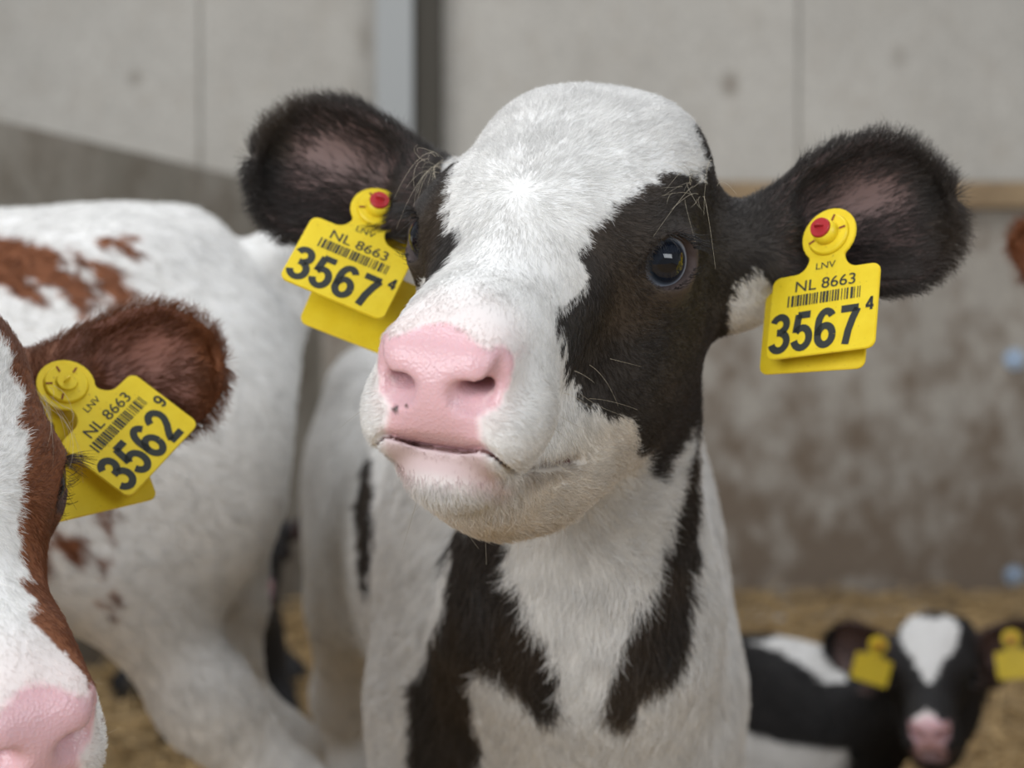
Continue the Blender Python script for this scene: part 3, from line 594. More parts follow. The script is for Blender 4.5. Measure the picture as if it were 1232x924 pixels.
WHORL = np.array([0, .034, .044])
def grow_fur(calf, root, dens_head, dens_body, rad_head=.00010, rad_body=.00022, back=.35, box=None):
    P, Q, N = calf.P, calf.Q, calf.N; rng = np.random.RandomState(11+calf.seed)
    fc = P[Q].mean(1); fn = N[Q].mean(1); area_ = .5*np.linalg.norm(np.cross(P[Q[:, 2]]-P[Q[:, 0]], P[Q[:, 3]]-P[Q[:, 1]]), axis=1)
    has_head = calf.head is not None
    hw_ = np.zeros(len(fc))
    if has_head:
        ql = calf.local(fc, 'head'); hw_ = 1 - sstep(np.linalg.norm((ql - [0, .01, -.015])/[1.0, 1, 1], axis=1), .15, .20)
        for e in calf.ears:
            u, b, c, *_ = ear_coords(ql, e); hw_ = np.maximum(hw_, ((u > 0) & (u < 1.15) & (np.abs(b) < .075) & (np.abs(c) < .06))*1.0)
    facing = np.einsum('ij,ij->i', fn, unit((0, 0, 1))*0 + (np.array(cam.location) - fc)/np.linalg.norm(np.array(cam.location)-fc, axis=1)[:, None])
    blf = calf.local(fc, 'body')/calf.scale; db = dens_body*np.where(blf[:, 1] < -.12, .28, np.where(blf[:, 2] < .36, .2, 1.0))
    dens = (dens_head*hw_ + db*(1-hw_))*1e4*np.where(facing > -.35, 1, back)
    if box is not None: dens = dens*np.all((fc > box[0]) & (fc < box[1]), axis=1)
    cnt = rng.poisson(dens*area_); fi = np.repeat(np.arange(len(Q)), cnt); n = len(fi)
    a, b = rng.rand(n)[:, None], rng.rand(n)[:, None]
    bil = lambda V: (V[Q[fi, 0]]*(1-a) + V[Q[fi, 1]]*a)*(1-b) + (V[Q[fi, 3]]*(1-a) + V[Q[fi, 2]]*a)*b
    p = bil(P); nn = bil(N); nn /= np.linalg.norm(nn, axis=1, keepdims=True)
    hw = hw_[fi]
    col, skin, inner, earw = calf.colour(p, nn)
    # --- flow, length
    Rb = calf.body[0]; bl = calf.local(p, 'body')/calf.scale
    flow_b = np.tile(Rb @ np.array([0, -.8, -.55]), (n, 1))
    leg = sstep(-bl[:, 2], -.42, -.34)[:, None]; flow_b = flow_b*(1-leg) + (Rb@np.array([0, 0, -1.]))*leg
    ln = np.full(n, .012)
    # neck: hair runs down to the chest
    nk = np.array([q[0] for q in calf.neck]); kc = nk[1] if len(nk) > 2 else nk[0]; nd = kc - nk[-1]; nd = nd/np.linalg.norm(nd)
    along = np.clip(((p - nk[-1])@nd)/max(np.linalg.norm(kc-nk[-1]), 1e-3), 0, 1)
    axisp = nk[-1] + along[:, None]*(kc-nk[-1]); wn = (1 - sstep(np.linalg.norm(p-axisp, axis=1), .09, .14))
    flow = flow_b*(1-wn[:, None]) + (nd*1.0)*wn[:, None]
    ln = ln*(1-wn) + .017*wn
    lift = np.full(n, .30); rad = np.where(bl[:, 1] < -.12, rad_body*1.9, rad_body)
    keep = np.ones(n, bool)
    if has_head:
        q = calf.local(p, 'head'); nl = nn @ calf.head[0]; Rh = calf.head[0]
        x, y, z = q[:, 0], q[:, 1], q[:, 2]
        v = q - WHORL; v = v/(np.linalg.norm(v, axis=1, keepdims=True)+1e-6)
        swirl = np.cross(nl, v)*(.5*np.exp(-np.linalg.norm(q-WHORL, axis=1)/.03))[:, None]
        v = v + swirl
        side = (sstep(np.abs(x), .036, .058)*(1-sstep(z, .03, .055)))[:, None]
        v = v*(1-side) + np.array([0, -.95, -.35])*side
        under = sstep(-z, .055, .075)[:, None]*(1-sstep(y, .09, .12))[:, None]
        v = v*(1-under) + np.array([0, -.85, -.45])*under
        lipz = (sstep(y, .095, .115)*sstep(np.abs(x), .014, .024)*sstep(-z, -.002, .012))[:, None]
        v = v*(1-lipz) + np.c_[np.sign(x)*.55, np.full(n, -.55), np.full(n, -.55)]*lipz
        low = (sstep(y, .09, .11)*sstep(-z, .040, .050))[:, None]
        v = v*(1-low) + np.array([0, -.45, -.9])*low
        hl_ = np.full(n, .0058); hl_ += .0022*sstep(z, .045, .065); hl_ -= .0018*sstep(y, .075, .125)
        hl_ += .006*sstep(-z, .065, .095)*(1-sstep(y, .07, .11))
        hl_ += .003*low[:, 0]
        pn = np.maximum(skin, lip_weight(q)*.5)
        hl_ *= 1 - .5*pn
        hlift = .32 + .25*low[:, 0] + .25*lipz[:, 0]
        # ears
        for e in calf.ears:
            u, bb, c, axis, up, fwd = ear_coords(q, e)
            m = (u > .05) & (u < 1.15) & (np.abs(bb) < .075) & (np.abs(c) < .06)
            if not m.any(): continue
            k = (m*sstep(u, .05, .22))[:, None]
            wid = np.interp(u, [0, .25, .45, .62, .8, .92, 1], [.022, .030, .040, .043, .036, .022, .004])*e[5]
            rim = sstep(np.abs(bb)/wid, .62, 1.0); rim = np.maximum(rim, sstep(u, .86, .97))*m
            inn = sstep(nl@fwd, .1, .5)
            out = axis[None]*(.35+.65*u[:, None]) + up[None]*np.clip(bb/wid*2.2, -1, 1)[:, None]*(rim*.85+.25)[:, None]
            ev = out + fwd[None]*(inn*.15*(1-rim))[:, None]
            v = v*(1-k) + ev*k
            hl_ = hl_*(1-k[:, 0]) + k[:, 0]*(.0075 + .0045*rim + .003*inn*(1-rim))
            hlift = hlift*(1-k[:, 0]) + k[:, 0]*(.34 + .30*rim + .12*inn)
            # the hollow of the ear is nearly bare
            bare = np.exp(-((bb-.30*wid)/(.30*wid))**2)*np.exp(-((u-.58)/.24)**2)
            keep &= ~(m & (inn > .5) & (rng.rand(n) < np.clip(.25 + .85*bare, 0, .97)*(1-rim)))
        fl_h = v @ Rh.T
        hwk = hw[:, None]; flow = flow*(1-hwk) + fl_h*hwk; ln = ln*(1-hw) + hl_*hw; lift = lift*(1-hw) + hlift*hw
        rad = rad_head*hw + rad*(1-hw)
        keep &= rng.rand(n) > np.clip(skin*1.6, 0, 1)
        keep &= rng.rand(n) > lip_weight(q)*.75
        for sgn in (-1, 1):                                           # no hair on the eyeball or in the lid slit
            c = EYE*[sgn, 1, 1]; g = GAZE*[sgn, 1, 1]; r = q - c; dd = np.linalg.norm(r, axis=1)
            keep &= ~((dd < EYE_R+.0030) & ((r@g) > .55*dd)); keep &= ~((dd < EYE_R+.0058) & ((r@g) > .5*dd) & (rng.rand(n) < .6))
            near_eye = sstep(dd, .0205, .029); ln *= .35 + .65*near_eye; lift *= .6 + .4*near_eye
        inside_mouth = (np.abs(z - mouth_z(y, q[:, 0])) < .0022) & (y > .06) & (np.abs(x) < .05) & (z < -.02) & (hw > .5)
        keep &= ~inside_mouth
        # darker, browner hair in the ears
        ek = (inner*.6)[:, None]; col = col*(1-ek) + calf.ear_hair*ek
    flow = flow - nn*np.einsum('ij,ij->i', flow, nn)[:, None]; flow /= np.linalg.norm(flow, axis=1, keepdims=True)+1e-9
    bit = np.cross(nn, flow)
    # tufts: neighbouring hairs lean the same way
    tuft = ((vnoise(p, 110, 5)-.5)*.6 + (vnoise(p, 45, 6)-.5)*.7)*(1.25-.6*hw) + rng.randn(n)*.15
    flow = flow*np.cos(tuft)[:, None] + bit*np.sin(tuft)[:, None]
    ln = ln*rng.uniform(.65, 1.25, n)*(0.8+.4*vnoise(p, 70, 8)); lift = np.clip(lift + rng.randn(n)*.09 + (vnoise(p, 90, 9)-.5)*.22, .08, 1.1)
    s = np.array([0, .35, .7, 1.0])
    curl = rng.randn(n)*.16
    off = (flow[:, None]*(np.cos(lift)[:, None]*s)[..., None] + nn[:, None]*((np.sin(lift)[:, None]*(s - .42*s*s)))[..., None] + bit[:, None]*((curl[:, None])*(s*s))[..., None])
    pts = p[:, None] - nn[:, None]*.0006 + off*ln[:, None, None]
    col = col*(rng.uniform(.74, 1.07, n)*(.88+.18*vnoise(p, 150, 12)))[:, None]
    isblack = (col.max(1) < .09); col[isblack] += (rng.rand(isblack.sum())**3*.075)[:, None]*np.array([1, .88, .82])  # sheen of the black coat painted in as randomly paler strands
    col = np.clip(col, 0, .95)
    r = rad[:, None]*np.array([1, .95, .7, .25])*rng.uniform(.7, 1.3, n)[:, None]
    pts, r, col = pts[keep], r[keep], col[keep]
    print('fur', calf.name, len(pts))
    return strands('fur', pts, r, col, M_fur, root)
Calf.ear_hair = np.array([.03, .02, .017])
HERO_HEAD = (np.array([[-.94878, -.31593, .00125], [.28998, -.87241, -.39347], [.12540, -.37295, .91934]]), np.array([.01460, .69626, .79786]))
def axes(spans):
    """rectilinear grid axis from [(start, stop, step), ...]"""
    return np.concatenate([np.arange(a, b-st*.3, st) for a, b, st in spans])
def to_world(fr, p): return fr[0] @ np.asarray(p, float) + fr[1]
def ground_frame(x, y, fx, fy, z=0): return (frame((fx, fy, 0), (0, 0, 1)), np.array([x, y, z], float))
def both_ears(base, axis, up, fwd, L, w):
    return [(np.array(base)*[s, 1, 1], np.array(axis)*[s, 1, 1], np.array(up)*[s, 1, 1], np.array(fwd)*[s, 1, 1], L, w) for s in (1, -1)]
HERO_EARS = [ (np.array((-0.0839, -0.0871, -0.0103)), np.array((-0.9132, -0.2692, 0.3058)), np.array((0.3397, -0.4469, 0.8601)), np.array((-0.1456, 0.9421, 0.3021)), 0.1131, 1.02) ,
   (np.array((0.0831, -0.0909, -0.0008)), np.array((0.9003, 0.3231, 0.2917)), np.array((0.0740, -0.5354, 0.8604)), np.array((-0.3449, 0.8976, 0.2745)), 0.1107, 1.0) ]
B_HEAD = (np.array([[-0.7513, 0.5839, 0.3076], [-0.654, -0.5965, -0.4652], [-0.0881, -0.5507, 0.83]]), np.array([-0.2709, 0.646, 0.6799]))
B_EARS = [ (np.array((-0.1043, -0.1074, -0.0144)), np.array((-0.6826, 0.5343, 0.4986)), np.array((-0.1159, -0.6395, 0.7681)), np.array((0.3846, 0.7473, 0.5420)), 0.0960, 0.9) ]
C_HEAD = (np.array([[-0.9453, -0.2974, -0.1338], [0.3237, -0.9053, -0.2749], [-0.0394, -0.3032, 0.9521]]), np.array([0.6355, 2.1497, 0.2899]))
C_EARS = [ (np.array((-0.0367, -0.0544, 0.0257)), np.array((-0.9669, -0.2508, -0.0472)), np.array((-0.0070, -0.3937, 0.9246)), np.array((-0.0328, 0.8847, 0.4649)), 0.1371, 1.0) ,
   (np.array((0.0492, -0.0453, 0.0242)), np.array((0.9347, 0.2608, 0.2417)), np.array((-0.0070, -0.3937, 0.9246)), np.array((-0.0699, 0.8819, 0.4662)), 0.1126, 1.0) ]
PROFILE_EAR = dict(base=(.070, -.072, .010), axis=(.93, -.28, .12), up=(0, .3, .95), fwd=(.3, .9, -.2), L=.125, w=1.0)
MIRROR_B = [(B_EARS[0][0]*[-1, 1, 1], B_EARS[0][1]*[-1, 1, 1], B_EARS[0][2]*[-1, 1, 1], B_EARS[0][3]*[-1, 1, 1], B_EARS[0][4], B_EARS[0][5])]

def neck_of(body, s, head, extra=()):
    return [(to_world(body, np.array([0, -.02, .60])*s), .11*s)] + list(extra) + [(to_world(head, (0, -.075, -.055)), .064)]
# hero
hb = ground_frame(.030, 1.09, .205, -.979)
hero = Calf('hero', HERO_HEAD, HERO_EARS, hb, neck_of(hb, 1, HERO_HEAD, [(np.array([.0474, .99, .510]), .085), (np.array([.0442, .90, .594]), .072)]), 1.0, 'stand', 'wb', PATCHES['hero'], 0)
hero.ear_col = 'b'
hero.freckles = [((.0165, .1475, -.0165), .0020), ((.0115, .1480, -.0140), .0011)]
hero_axes = [axes([(-.30, -.22, .006), (-.22, -.09, .0026), (-.09, .02, .0015), (.02, .27, .0026), (.27, .30, .006)]),
             axes([(.5, .54, .0025), (.54, .63, .0015), (.63, .86, .0026), (.86, 2.0, .007)]),
             axes([(-.01, .6, .007), (.6, .69, .0028), (.69, .80, .0015), (.80, .985, .0026), (.985, 1.0, .006)])]
# red calf standing behind on the left, seen from its side
ab = ground_frame(-.962, 1.21, -.98, -.2, .10); ah = (frame((-.9, -.1, -.38), (0, 0, 1)), to_world(ab, (0, .36, .84)))
red_back = Calf('red_back', ah, both_ears(**PROFILE_EAR), ab, neck_of(ab, 1.0, ah), 1.0, 'stand', 'wr', PATCHES['red_back'], 1)
red_back.low = .10; red_back.step = (-.035, -.03); red_back.tail = .075; red_back.ear_col = 'r'; red_back.ear_hair = np.array([.14, .05, .022]); red_back.ear_skin = np.array([.25, .12, .09])
# red calf whose head comes in from the left
bb = ground_frame(-.77, .84, .97, -.06)
red_head = Calf('red_head', B_HEAD, B_EARS + MIRROR_B, bb, neck_of(bb, 1.0, B_HEAD), 1.0, 'stand', 'rr', PATCHES['red_head'], 2)
red_head.ear_col = 'r'; red_head.ear_hair = np.array([.19, .075, .035]); red_head.ear_skin = np.array([.30, .14, .11])
# black calf lying at the back on the right
cb = ground_frame(.50, 2.38, .75, -.66, -.415)
lying = Calf('lying', C_HEAD, C_EARS, cb, neck_of(cb, .9, C_HEAD), .9, 'lie', 'kw', PATCHES['lying'], 3)
lying.ear_col = 'k'; lying.blaze_pink = True
# red calf outside the frame on the right: only an ear tip shows
db = ground_frame(.86, 1.62, -.3, -.95); dh = (frame((-.25, -.93, -.30), (0, 0, 1)), np.array([.597, 1.13, .80]))
red_edge = Calf('red_edge', dh, both_ears(**PROFILE_EAR), db, neck_of(db, 1.0, dh), 1.0, 'stand', 'rr', [], 4)
red_edge.ear_col = 'r'; red_edge.ear_hair = np.array([.17, .06, .025]); red_edge.ear_skin = np.array([.25, .12, .09])
# black and white calf lying far back, seen below the red calf's belly
eb = ground_frame(-.60, 3.0, .3, -.95, -.385); eh = (frame((.3, -.9, -.3), (0, 0, 1)), to_world(eb, (0, .34, .80)))
far = Calf('far', eh, both_ears(**PROFILE_EAR), eb, neck_of(eb, .92, eh), .92, 'lie', 'kw', PATCHES['far'], 5)
far.ear_col = 'k'
def box_axes(c, body, head):
    pts = []
    R, t = c.body
    for x in (-.24, .24):
        for y in (-.86, .30):
            for z in (0, .86): pts.append(R @ (np.array([x, y, z])*c.scale) + t)
    pts = np.array(pts); lo, hi = pts.min(0), pts.max(0); lo[2] = max(lo[2], -.05)
    hp = []
    if c.head is not None:
        for x in (-.23, .23):
            for y in (-.13, .18):
                for z in (-.15, .10): hp.append(to_world(c.head, (x, y, z)))
        hp = np.array(hp); hl0, hh0 = hp.min(0), hp.max(0)
        out = []
        for i in range(3):
            L, H = min(lo[i], hl0[i]), max(hi[i], hh0[i]); sp = []
            if hl0[i] > L: sp.append((L, hl0[i], body))
            sp.append((hl0[i], hh0[i], head))
            if H > hh0[i]: sp.append((hh0[i], H, body))
            out.append(axes(sp))
        return out
    return [np.arange(lo[i], hi[i], body) for i in range(3)]
# ---------- eyes, lashes, whiskers ----------
def eye_material():
    m, nt, b = new_mat('calf_eye')
    tc = node(nt, 'ShaderNodeTexCoord'); sep = node(nt, 'ShaderNodeSeparateXYZ'); nt.links.new(tc.outputs['Object'], sep.inputs[0])
    def mth(op, a, bb=None):
        n = node(nt, 'ShaderNodeMath', operation=op)
        for i, v in enumerate((a, bb)):
            if v is None: continue
            if isinstance(v, (int, float)): n.inputs[i].default_value = v
            else: nt.links.new(v, n.inputs[i])
        return n.outputs[0]
    x, y, z = [mth('DIVIDE', sep.outputs[i], EYE_R) for i in range(3)]          # local z looks out, x runs along the slit
    rr = mth('SQRT', mth('ADD', mth('MULTIPLY', x, x), mth('MULTIPLY', y, y)))
    front = mth('GREATER_THAN', z, 0.0)
    c = ramp(nt, rr, [(0, (.004, .006, .012)), (.46, (.006, .010, .020)), (.53, (.012, .016, .024)), (.59, (.06, .075, .10)), (.66, (.34, .38, .45)), (.80, (.45, .41, .42))])
    pu = mth('SQRT', mth('ADD', mth('MULTIPLY', mth('MULTIPLY', x, x), 5.0), mth('MULTIPLY', mth('MULTIPLY', y, y), 14.0)))
    c = mix(nt, ramp(nt, pu, [(.85, (1, 1, 1)), (1.0, (0, 0, 0))]), c, (.002, .003, .006))
    c = mix(nt, front, (.42, .37, .36), c)
    nt.links.new(c, b.inputs['Base Color']); b.inputs['Roughness'].default_value = .04; b.inputs['Specular IOR Level'].default_value = .5
    return m
M_eye = eye_material()
def eyes(calf, root):
    R, t = calf.head; org = np.array(root.location)
    bm = bmesh.new(); bmesh.ops.create_uvsphere(bm, u_segments=40, v_segments=24, radius=EYE_R)
    for v in bm.verts:                                   # the cornea bulges a little
        k = max(0, v.co.z/EYE_R - .72)/.28; v.co.z += .0016*k*k
    me = bpy.data.meshes.new('eye'); bm.to_mesh(me); bm.free(); me.shade_smooth(); me.materials.append(M_eye)
    for s in (-1, 1):
        g = R @ (GAZE*[s, 1, 1]); up = R @ np.array([0, .25, 1]); zax = unit(g); xax = unit(np.cross(up, zax)); yax = np.cross(zax, xax)
        o = link(bpy.data.objects.new('eye', me), root)
        M = Matrix([list(r) for r in np.column_stack([xax, yax, zax])]).to_4x4(); M.translation = Vector(to_world(calf.head, EYE*[s, 1, 1]) - org); o.matrix_local = M
def arc_hairs(roots, dirs, bends, lens, k=7):
    s = np.linspace(0, 1, k)
    return roots[:, None] + dirs[:, None]*(lens[:, None]*s)[..., None] + bends[:, None]*(lens[:, None]*(s**2))[..., None]
def lashes(calf, root, col):
    rng = np.random.RandomState(5+calf.seed); R, t = calf.head; P = []; C = []
    for s in (-1, 1):
        c = EYE*[s, 1, 1]; g = GAZE*[s, 1, 1]; up = unit(np.array([0, .1, 1]) - g*np.dot(g, [0, .1, 1])); side = np.cross(up, g)
        for n, lo, hi, ll, sg in ((120, .25, 2.9, .016, 1), (34, 3.5, 5.9, .008, -1)):
            a = rng.uniform(lo, hi, n); rim = c + g*(EYE_R+.0028)*.78 + side[None]*(np.cos(a)*.0155)[:, None] + up[None]*(np.sin(a)*.0122)[:, None]
            d = g[None]*.85 + side[None]*(np.cos(a)*.55)[:, None] + up[None]*(np.sin(a)*.45)[:, None] + rng.randn(n, 3)*.14
            d /= np.linalg.norm(d, axis=1, keepdims=True)
            bend = -up[None]*(.55*sg) + side[None]*(np.cos(a)*.35)[:, None] + rng.randn(n, 3)*.08
            ln = ll*rng.uniform(.55, 1.15, n)*(.55 + .45*np.abs(np.sin(a)))
            P.append(arc_hairs(rim, d, bend, ln)); C.append(np.tile(col, (n, 1))*rng.uniform(.6, 1.4, (n, 1)))
    P = np.concatenate(P); C = np.concatenate(C); n, k = P.shape[:2]
    P = P @ R.T + t; r = np.tile(.00016*np.linspace(1, .25, k), (n, 1))
    return strands('eyelashes', P, r, C, M_fur, root)
def whiskers(calf, root, brow=True):
    rng = np.random.RandomState(17+calf.seed); R, t = calf.head; P = []
    for s in (-1, 1):
        if brow:                                          # long pale hairs curling over the brow
            n = 22; base = np.array([.066, -.030, .037])
            rt = base*[s, 1, 1] + rng.randn(n, 3)*[.004, .005, .004]
            d = np.c_[s*rng.uniform(-.15, .25, n), rng.uniform(.75, 1.0, n), rng.uniform(.05, .55, n)]; d /= np.linalg.norm(d, axis=1, keepdims=True)
            bend = np.c_[s*rng.uniform(-.45, .15, n), rng.uniform(-.4, .05, n), rng.uniform(-.8, -.05, n)]
            P.append(arc_hairs(rt, d, bend, rng.uniform(.026, .056, n)))
        n = 9                                             # muzzle and cheek
        y = rng.uniform(.03, .125, n); rt = np.c_[s*np.interp(y, [.03, .08, .125], [.046, .040, .038]), y, rng.uniform(-.050, -.018, n)]
        d = np.c_[s*np.full(n, .8), rng.uniform(-.2, .5, n), rng.uniform(-.5, .1, n)]
        P.append(arc_hairs(rt, d, np.c_[s*rng.uniform(-.1, .2, n), rng.uniform(-.5, .1, n), rng.uniform(-.7, 0, n)], rng.uniform(.012, .026, n)))
    n = 22                                                # chin
    rt = np.c_[rng.uniform(-.022, .022, n), rng.uniform(.05, .125, n), np.full(n, -.070)]
    P.append(arc_hairs(rt, np.c_[rng.randn(n)*.3, rng.uniform(-.5, .2, n), -np.ones(n)], rng.randn(n, 3)*.35, rng.uniform(.020, .036, n)))
    P = np.concatenate(P) @ R.T + t; n, k = P.shape[:2]
    C = np.tile([.62, .55, .42], (n, 1))*rng.uniform(.7, 1.15, (n, 1))
    return strands('whiskers', P, np.tile(.00008*np.linspace(1, .35, k), (n, 1)), C, M_fur, root)

# ---------- build the herd ----------
def finish(calf, label, ax, fur=None, lash=None, wh=False, group=None):
    calf.build_mesh(ax)
    root = empty('calf', tuple(calf.body[1]*np.array([1, 1, 0]))); tag(root, label, 'calf', group)
    body_object(calf, root)
    if calf.head is not None: eyes(calf, root)
    if fur: grow_fur(calf, root, **fur)
    if lash is not None: lashes(calf, root, np.array(lash))
    if wh: whiskers(calf, root)
    return root
finish(hero, 'black and white calf with pink nose looking into the camera, both ears tagged 3567', hero_axes,
       dict(dens_head=200, dens_body=75, rad_head=.000085, rad_body=.00015), (.012, .010, .010), True)
finish(red_back, 'white calf with red-brown back patches standing side-on behind the other red calf', box_axes(red_back, .009, .006),
       dict(dens_head=4, dens_body=60, rad_head=.0003, rad_body=.00013, box=((-.62, 1.0, .1), (0, 2, 1.2))))
finish(red_head, 'red-brown calf with white face leaning in at left edge, ear tagged 3562', box_axes(red_head, .010, .0026),
       dict(dens_head=110, dens_body=20, rad_head=.00011, rad_body=.0002, box=((-.45, .3, .4), (.1, 1.2, 1.1))), (.04, .02, .012), True)
finish(lying, 'black calf with white heart-shaped blaze lying in the straw at the back', box_axes(lying, .009, .0045),
       dict(dens_head=9, dens_body=7, rad_head=.0003, rad_body=.00035))
finish(red_edge, 'red-brown calf at the right edge of the picture, only an ear tip showing', box_axes(red_edge, .014, .005),
       dict(dens_head=14, dens_body=2, rad_head=.00025, rad_body=.0004, box=((.3, .9, .5), (.85, 1.4, 1.1))))
finish(far, 'dark calf lying far back, seen under the belly of the red-patched calf', box_axes(far, .014, .009))
# ---------- ear tags ----------
def tag_plastic():
    m, nt, b = new_mat('yellow_tag_plastic'); g = node(nt, 'ShaderNodeTexCoord').outputs['Object']
    f = noise_fac(nt, g, 90, 4, .6); d = noise_fac(nt, g, 420, 2, .6)
    c = ramp(nt, f, [(.3, (.71, .52, .014)), (.7, (.77, .59, .028))])
    c = mix(nt, ramp(nt, d, [(.66, (0, 0, 0)), (.74, (.55,)*3)]), c, (.35, .22, .03))
    nt.links.new(c, b.inputs['Base Color']); b.inputs['Roughness'].default_value = .38; b.inputs['Specular IOR Level'].default_value = .45
    b.inputs['Subsurface Weight'].default_value = .12; b.inputs['Subsurface Radius'].default_value = (.004, .003, .0005)
    return m
M_tag = tag_plastic(); M_red = plain('red_stud_plastic', (.38, .02, .025), .35); M_ink = plain('tag_ink', (.030, .034, .030), .55, .3); M_mark = plain('tag_marks', (.20, .05, .02), .6, .3)
def tag_outline(w=.0598, h=.0453, ring=.0425, rr=.0150, c=.0045):
    """closed outline (x, z): rounded plate with shoulders sweeping up into a round head"""
    pts = []
    def corner(cx, cz, a0, a1, r):
        for a in np.linspace(a0, a1, 6): pts.append((cx + r*math.cos(a), cz + r*math.sin(a)))
    corner(-w/2+c, -h/2+c, math.pi, 1.5*math.pi, c); corner(w/2-c, -h/2+c, 1.5*math.pi, 2*math.pi, c)
    corner(w/2-c, h/2-c, 0, .5*math.pi, c)
    neck = .0098
    for u in np.linspace(0, 1, 9)[1:]:                         # right shoulder curve
        pts.append((w/2-.012 - (w/2-.012-neck)*math.sin(u*math.pi/2), h/2 + (ring-.0115-h/2)*(1-math.cos(u*math.pi/2))))
    a0 = math.atan2(-.0115, neck)
    for a in np.linspace(a0, math.pi - a0, 22): pts.append((rr*math.cos(a), ring + rr*math.sin(a)))
    for u in np.linspace(1, 0, 9)[:-1]:
        pts.append((-(w/2-.012) + (w/2-.012-neck)*math.sin(u*math.pi/2), h/2 + (ring-.0115-h/2)*(1-math.cos(u*math.pi/2))))
    corner(-w/2+c, h/2-c, .5*math.pi, math.pi, c)
    return pts
def plate_mesh(name, bend=0.0, th=.0016):
    pts = tag_outline(); bm = bmesh.new()
    vs = [bm.verts.new((x, 0, z)) for x, z in pts]; f = bm.faces.new(vs)
    r = bmesh.ops.extrude_face_region(bm, geom=[f]); up = [v for v in r['geom'] if isinstance(v, bmesh.types.BMVert)]
    for v in up: v.co.y += th
    bmesh.ops.recalc_face_normals(bm, faces=bm.faces)
    bmesh.ops.bevel(bm, geom=[e for e in bm.edges if len(e.link_faces) == 2 and e.calc_face_angle(0) > .9], offset=.0004, segments=2, affect='EDGES')
    me = bpy.data.meshes.new(name); bm.to_mesh(me); bm.free(); me.materials.append(M_tag); return me
ME_front, ME_back = plate_mesh('front_plate'), plate_mesh('back_plate')
def text_mesh(txt, size, xs, bold):
    cu = bpy.data.curves.new('t', 'FONT'); cu.body = txt; cu.size = size; cu.align_x = 'CENTER'; cu.align_y = 'CENTER'; cu.offset = bold; cu.resolution_u = 5
    o = bpy.data.objects.new('t', cu); COL.objects.link(o); bpy.context.view_layer.update()
    me = bpy.data.meshes.new_from_object(o.evaluated_get(bpy.context.evaluated_depsgraph_get())); bpy.data.objects.remove(o)
    n = len(me.vertices); co = np.zeros(n*3); me.vertices.foreach_get('co', co); co = co.reshape(-1, 3)
    mid = (co.max(0)+co.min(0))/2; co -= mid
    out = np.c_[co[:, 0]*xs, np.zeros(n), co[:, 1]]; me.vertices.foreach_set('co', out.ravel()); me.materials.append(M_ink); me.update(); return me
def bow(cx, cy, rx, ry, a0, a1, n=18):
    return [(cx + rx*math.cos(math.radians(a)), cy + ry*math.sin(math.radians(a))) for a in np.linspace(a0, a1, n)]
SIX = [bow(.30, .31, .23, .25, 0, 360, 30), bow(.305, .60, .235, .34, 38, 180) + [(.07, .31)]]
DIGIT = {'2': [bow(.29, .70, .23, .24, 168, -25) + [(.40, .44), (.18, .22), (.08, .07)], [(.04, .06), (.54, .06)]],
         '3': [bow(.28, .745, .215, .20, 165, -75), bow(.29, .285, .245, .235, 78, -165), [(.20, .53), (.34, .53)]],
         '4': [[(.41, 0), (.41, .98)], [(.42, .94), (.05, .30)], [(.0, .28), (.58, .28)]],
         '5': [[(.52, .93), (.12, .93)], [(.15, .95), (.09, .47)], bow(.285, .32, .24, .265, 145, -165)],
         '6': SIX, '7': [[(.03, .93), (.56, .93)], [(.53, .92), (.40, .66), (.29, .36), (.22, 0)]],
         '9': [[(.60-x, 1-y) for x, y in pl] for pl in SIX]}
def digits_mesh(txt, h, stroke, gap=.12, wide=1.0):
    """bold upright numerals drawn as ribbons"""
    V, Fc, x0 = [], [], 0.0; hw = stroke/2
    for ch in txt:
        for pl in DIGIT[ch]:
            p = np.array([((x*wide + x0)*h, y*(h-stroke*.0)) for x, y in pl]); tn = np.gradient(p, axis=0); tn /= np.linalg.norm(tn, axis=1, keepdims=True)
            nr = np.c_[-tn[:, 1], tn[:, 0]]*hw; i = len(V)
            for a, b in zip(p + nr, p - nr): V += [(a[0], 0, a[1]), (b[0], 0, b[1])]
            Fc += [(i+2*k, i+2*k+1, i+2*k+3, i+2*k+2) for k in range(len(p)-1)]
        x0 += .60*wide + gap
    V = np.array(V); V -= (V.max(0)+V.min(0))/2
    me = bpy.data.meshes.new('number'); me.from_pydata(V.tolist(), [], Fc); me.materials.append(M_ink); return me
def printed(name, me, x, z, parent, rot=0):
    o = link(bpy.data.objects.new(name, me), parent); o.location = (x, -.0002, z); o.rotation_euler = (0, -rot, 0); return o
def barcode_mesh(w, h, seed=4):
    rs = np.random.RandomState(seed); x = -w/2; V = []; Fc = []
    while x < w/2:
        b = rs.choice([.0005, .0005, .0009, .0014]); i = len(V)
        V += [(x, 0, -h/2), (x+b, 0, -h/2), (x+b, 0, h/2), (x, 0, h/2)]; Fc.append((i, i+1, i+2, i+3)); x += b + rs.choice([.0005, .0007, .0012])
    me = bpy.data.meshes.new('barcode'); me.from_pydata(V, [], Fc); me.materials.append(M_ink); return me
ME_bar = barcode_mesh(.040, .0062)
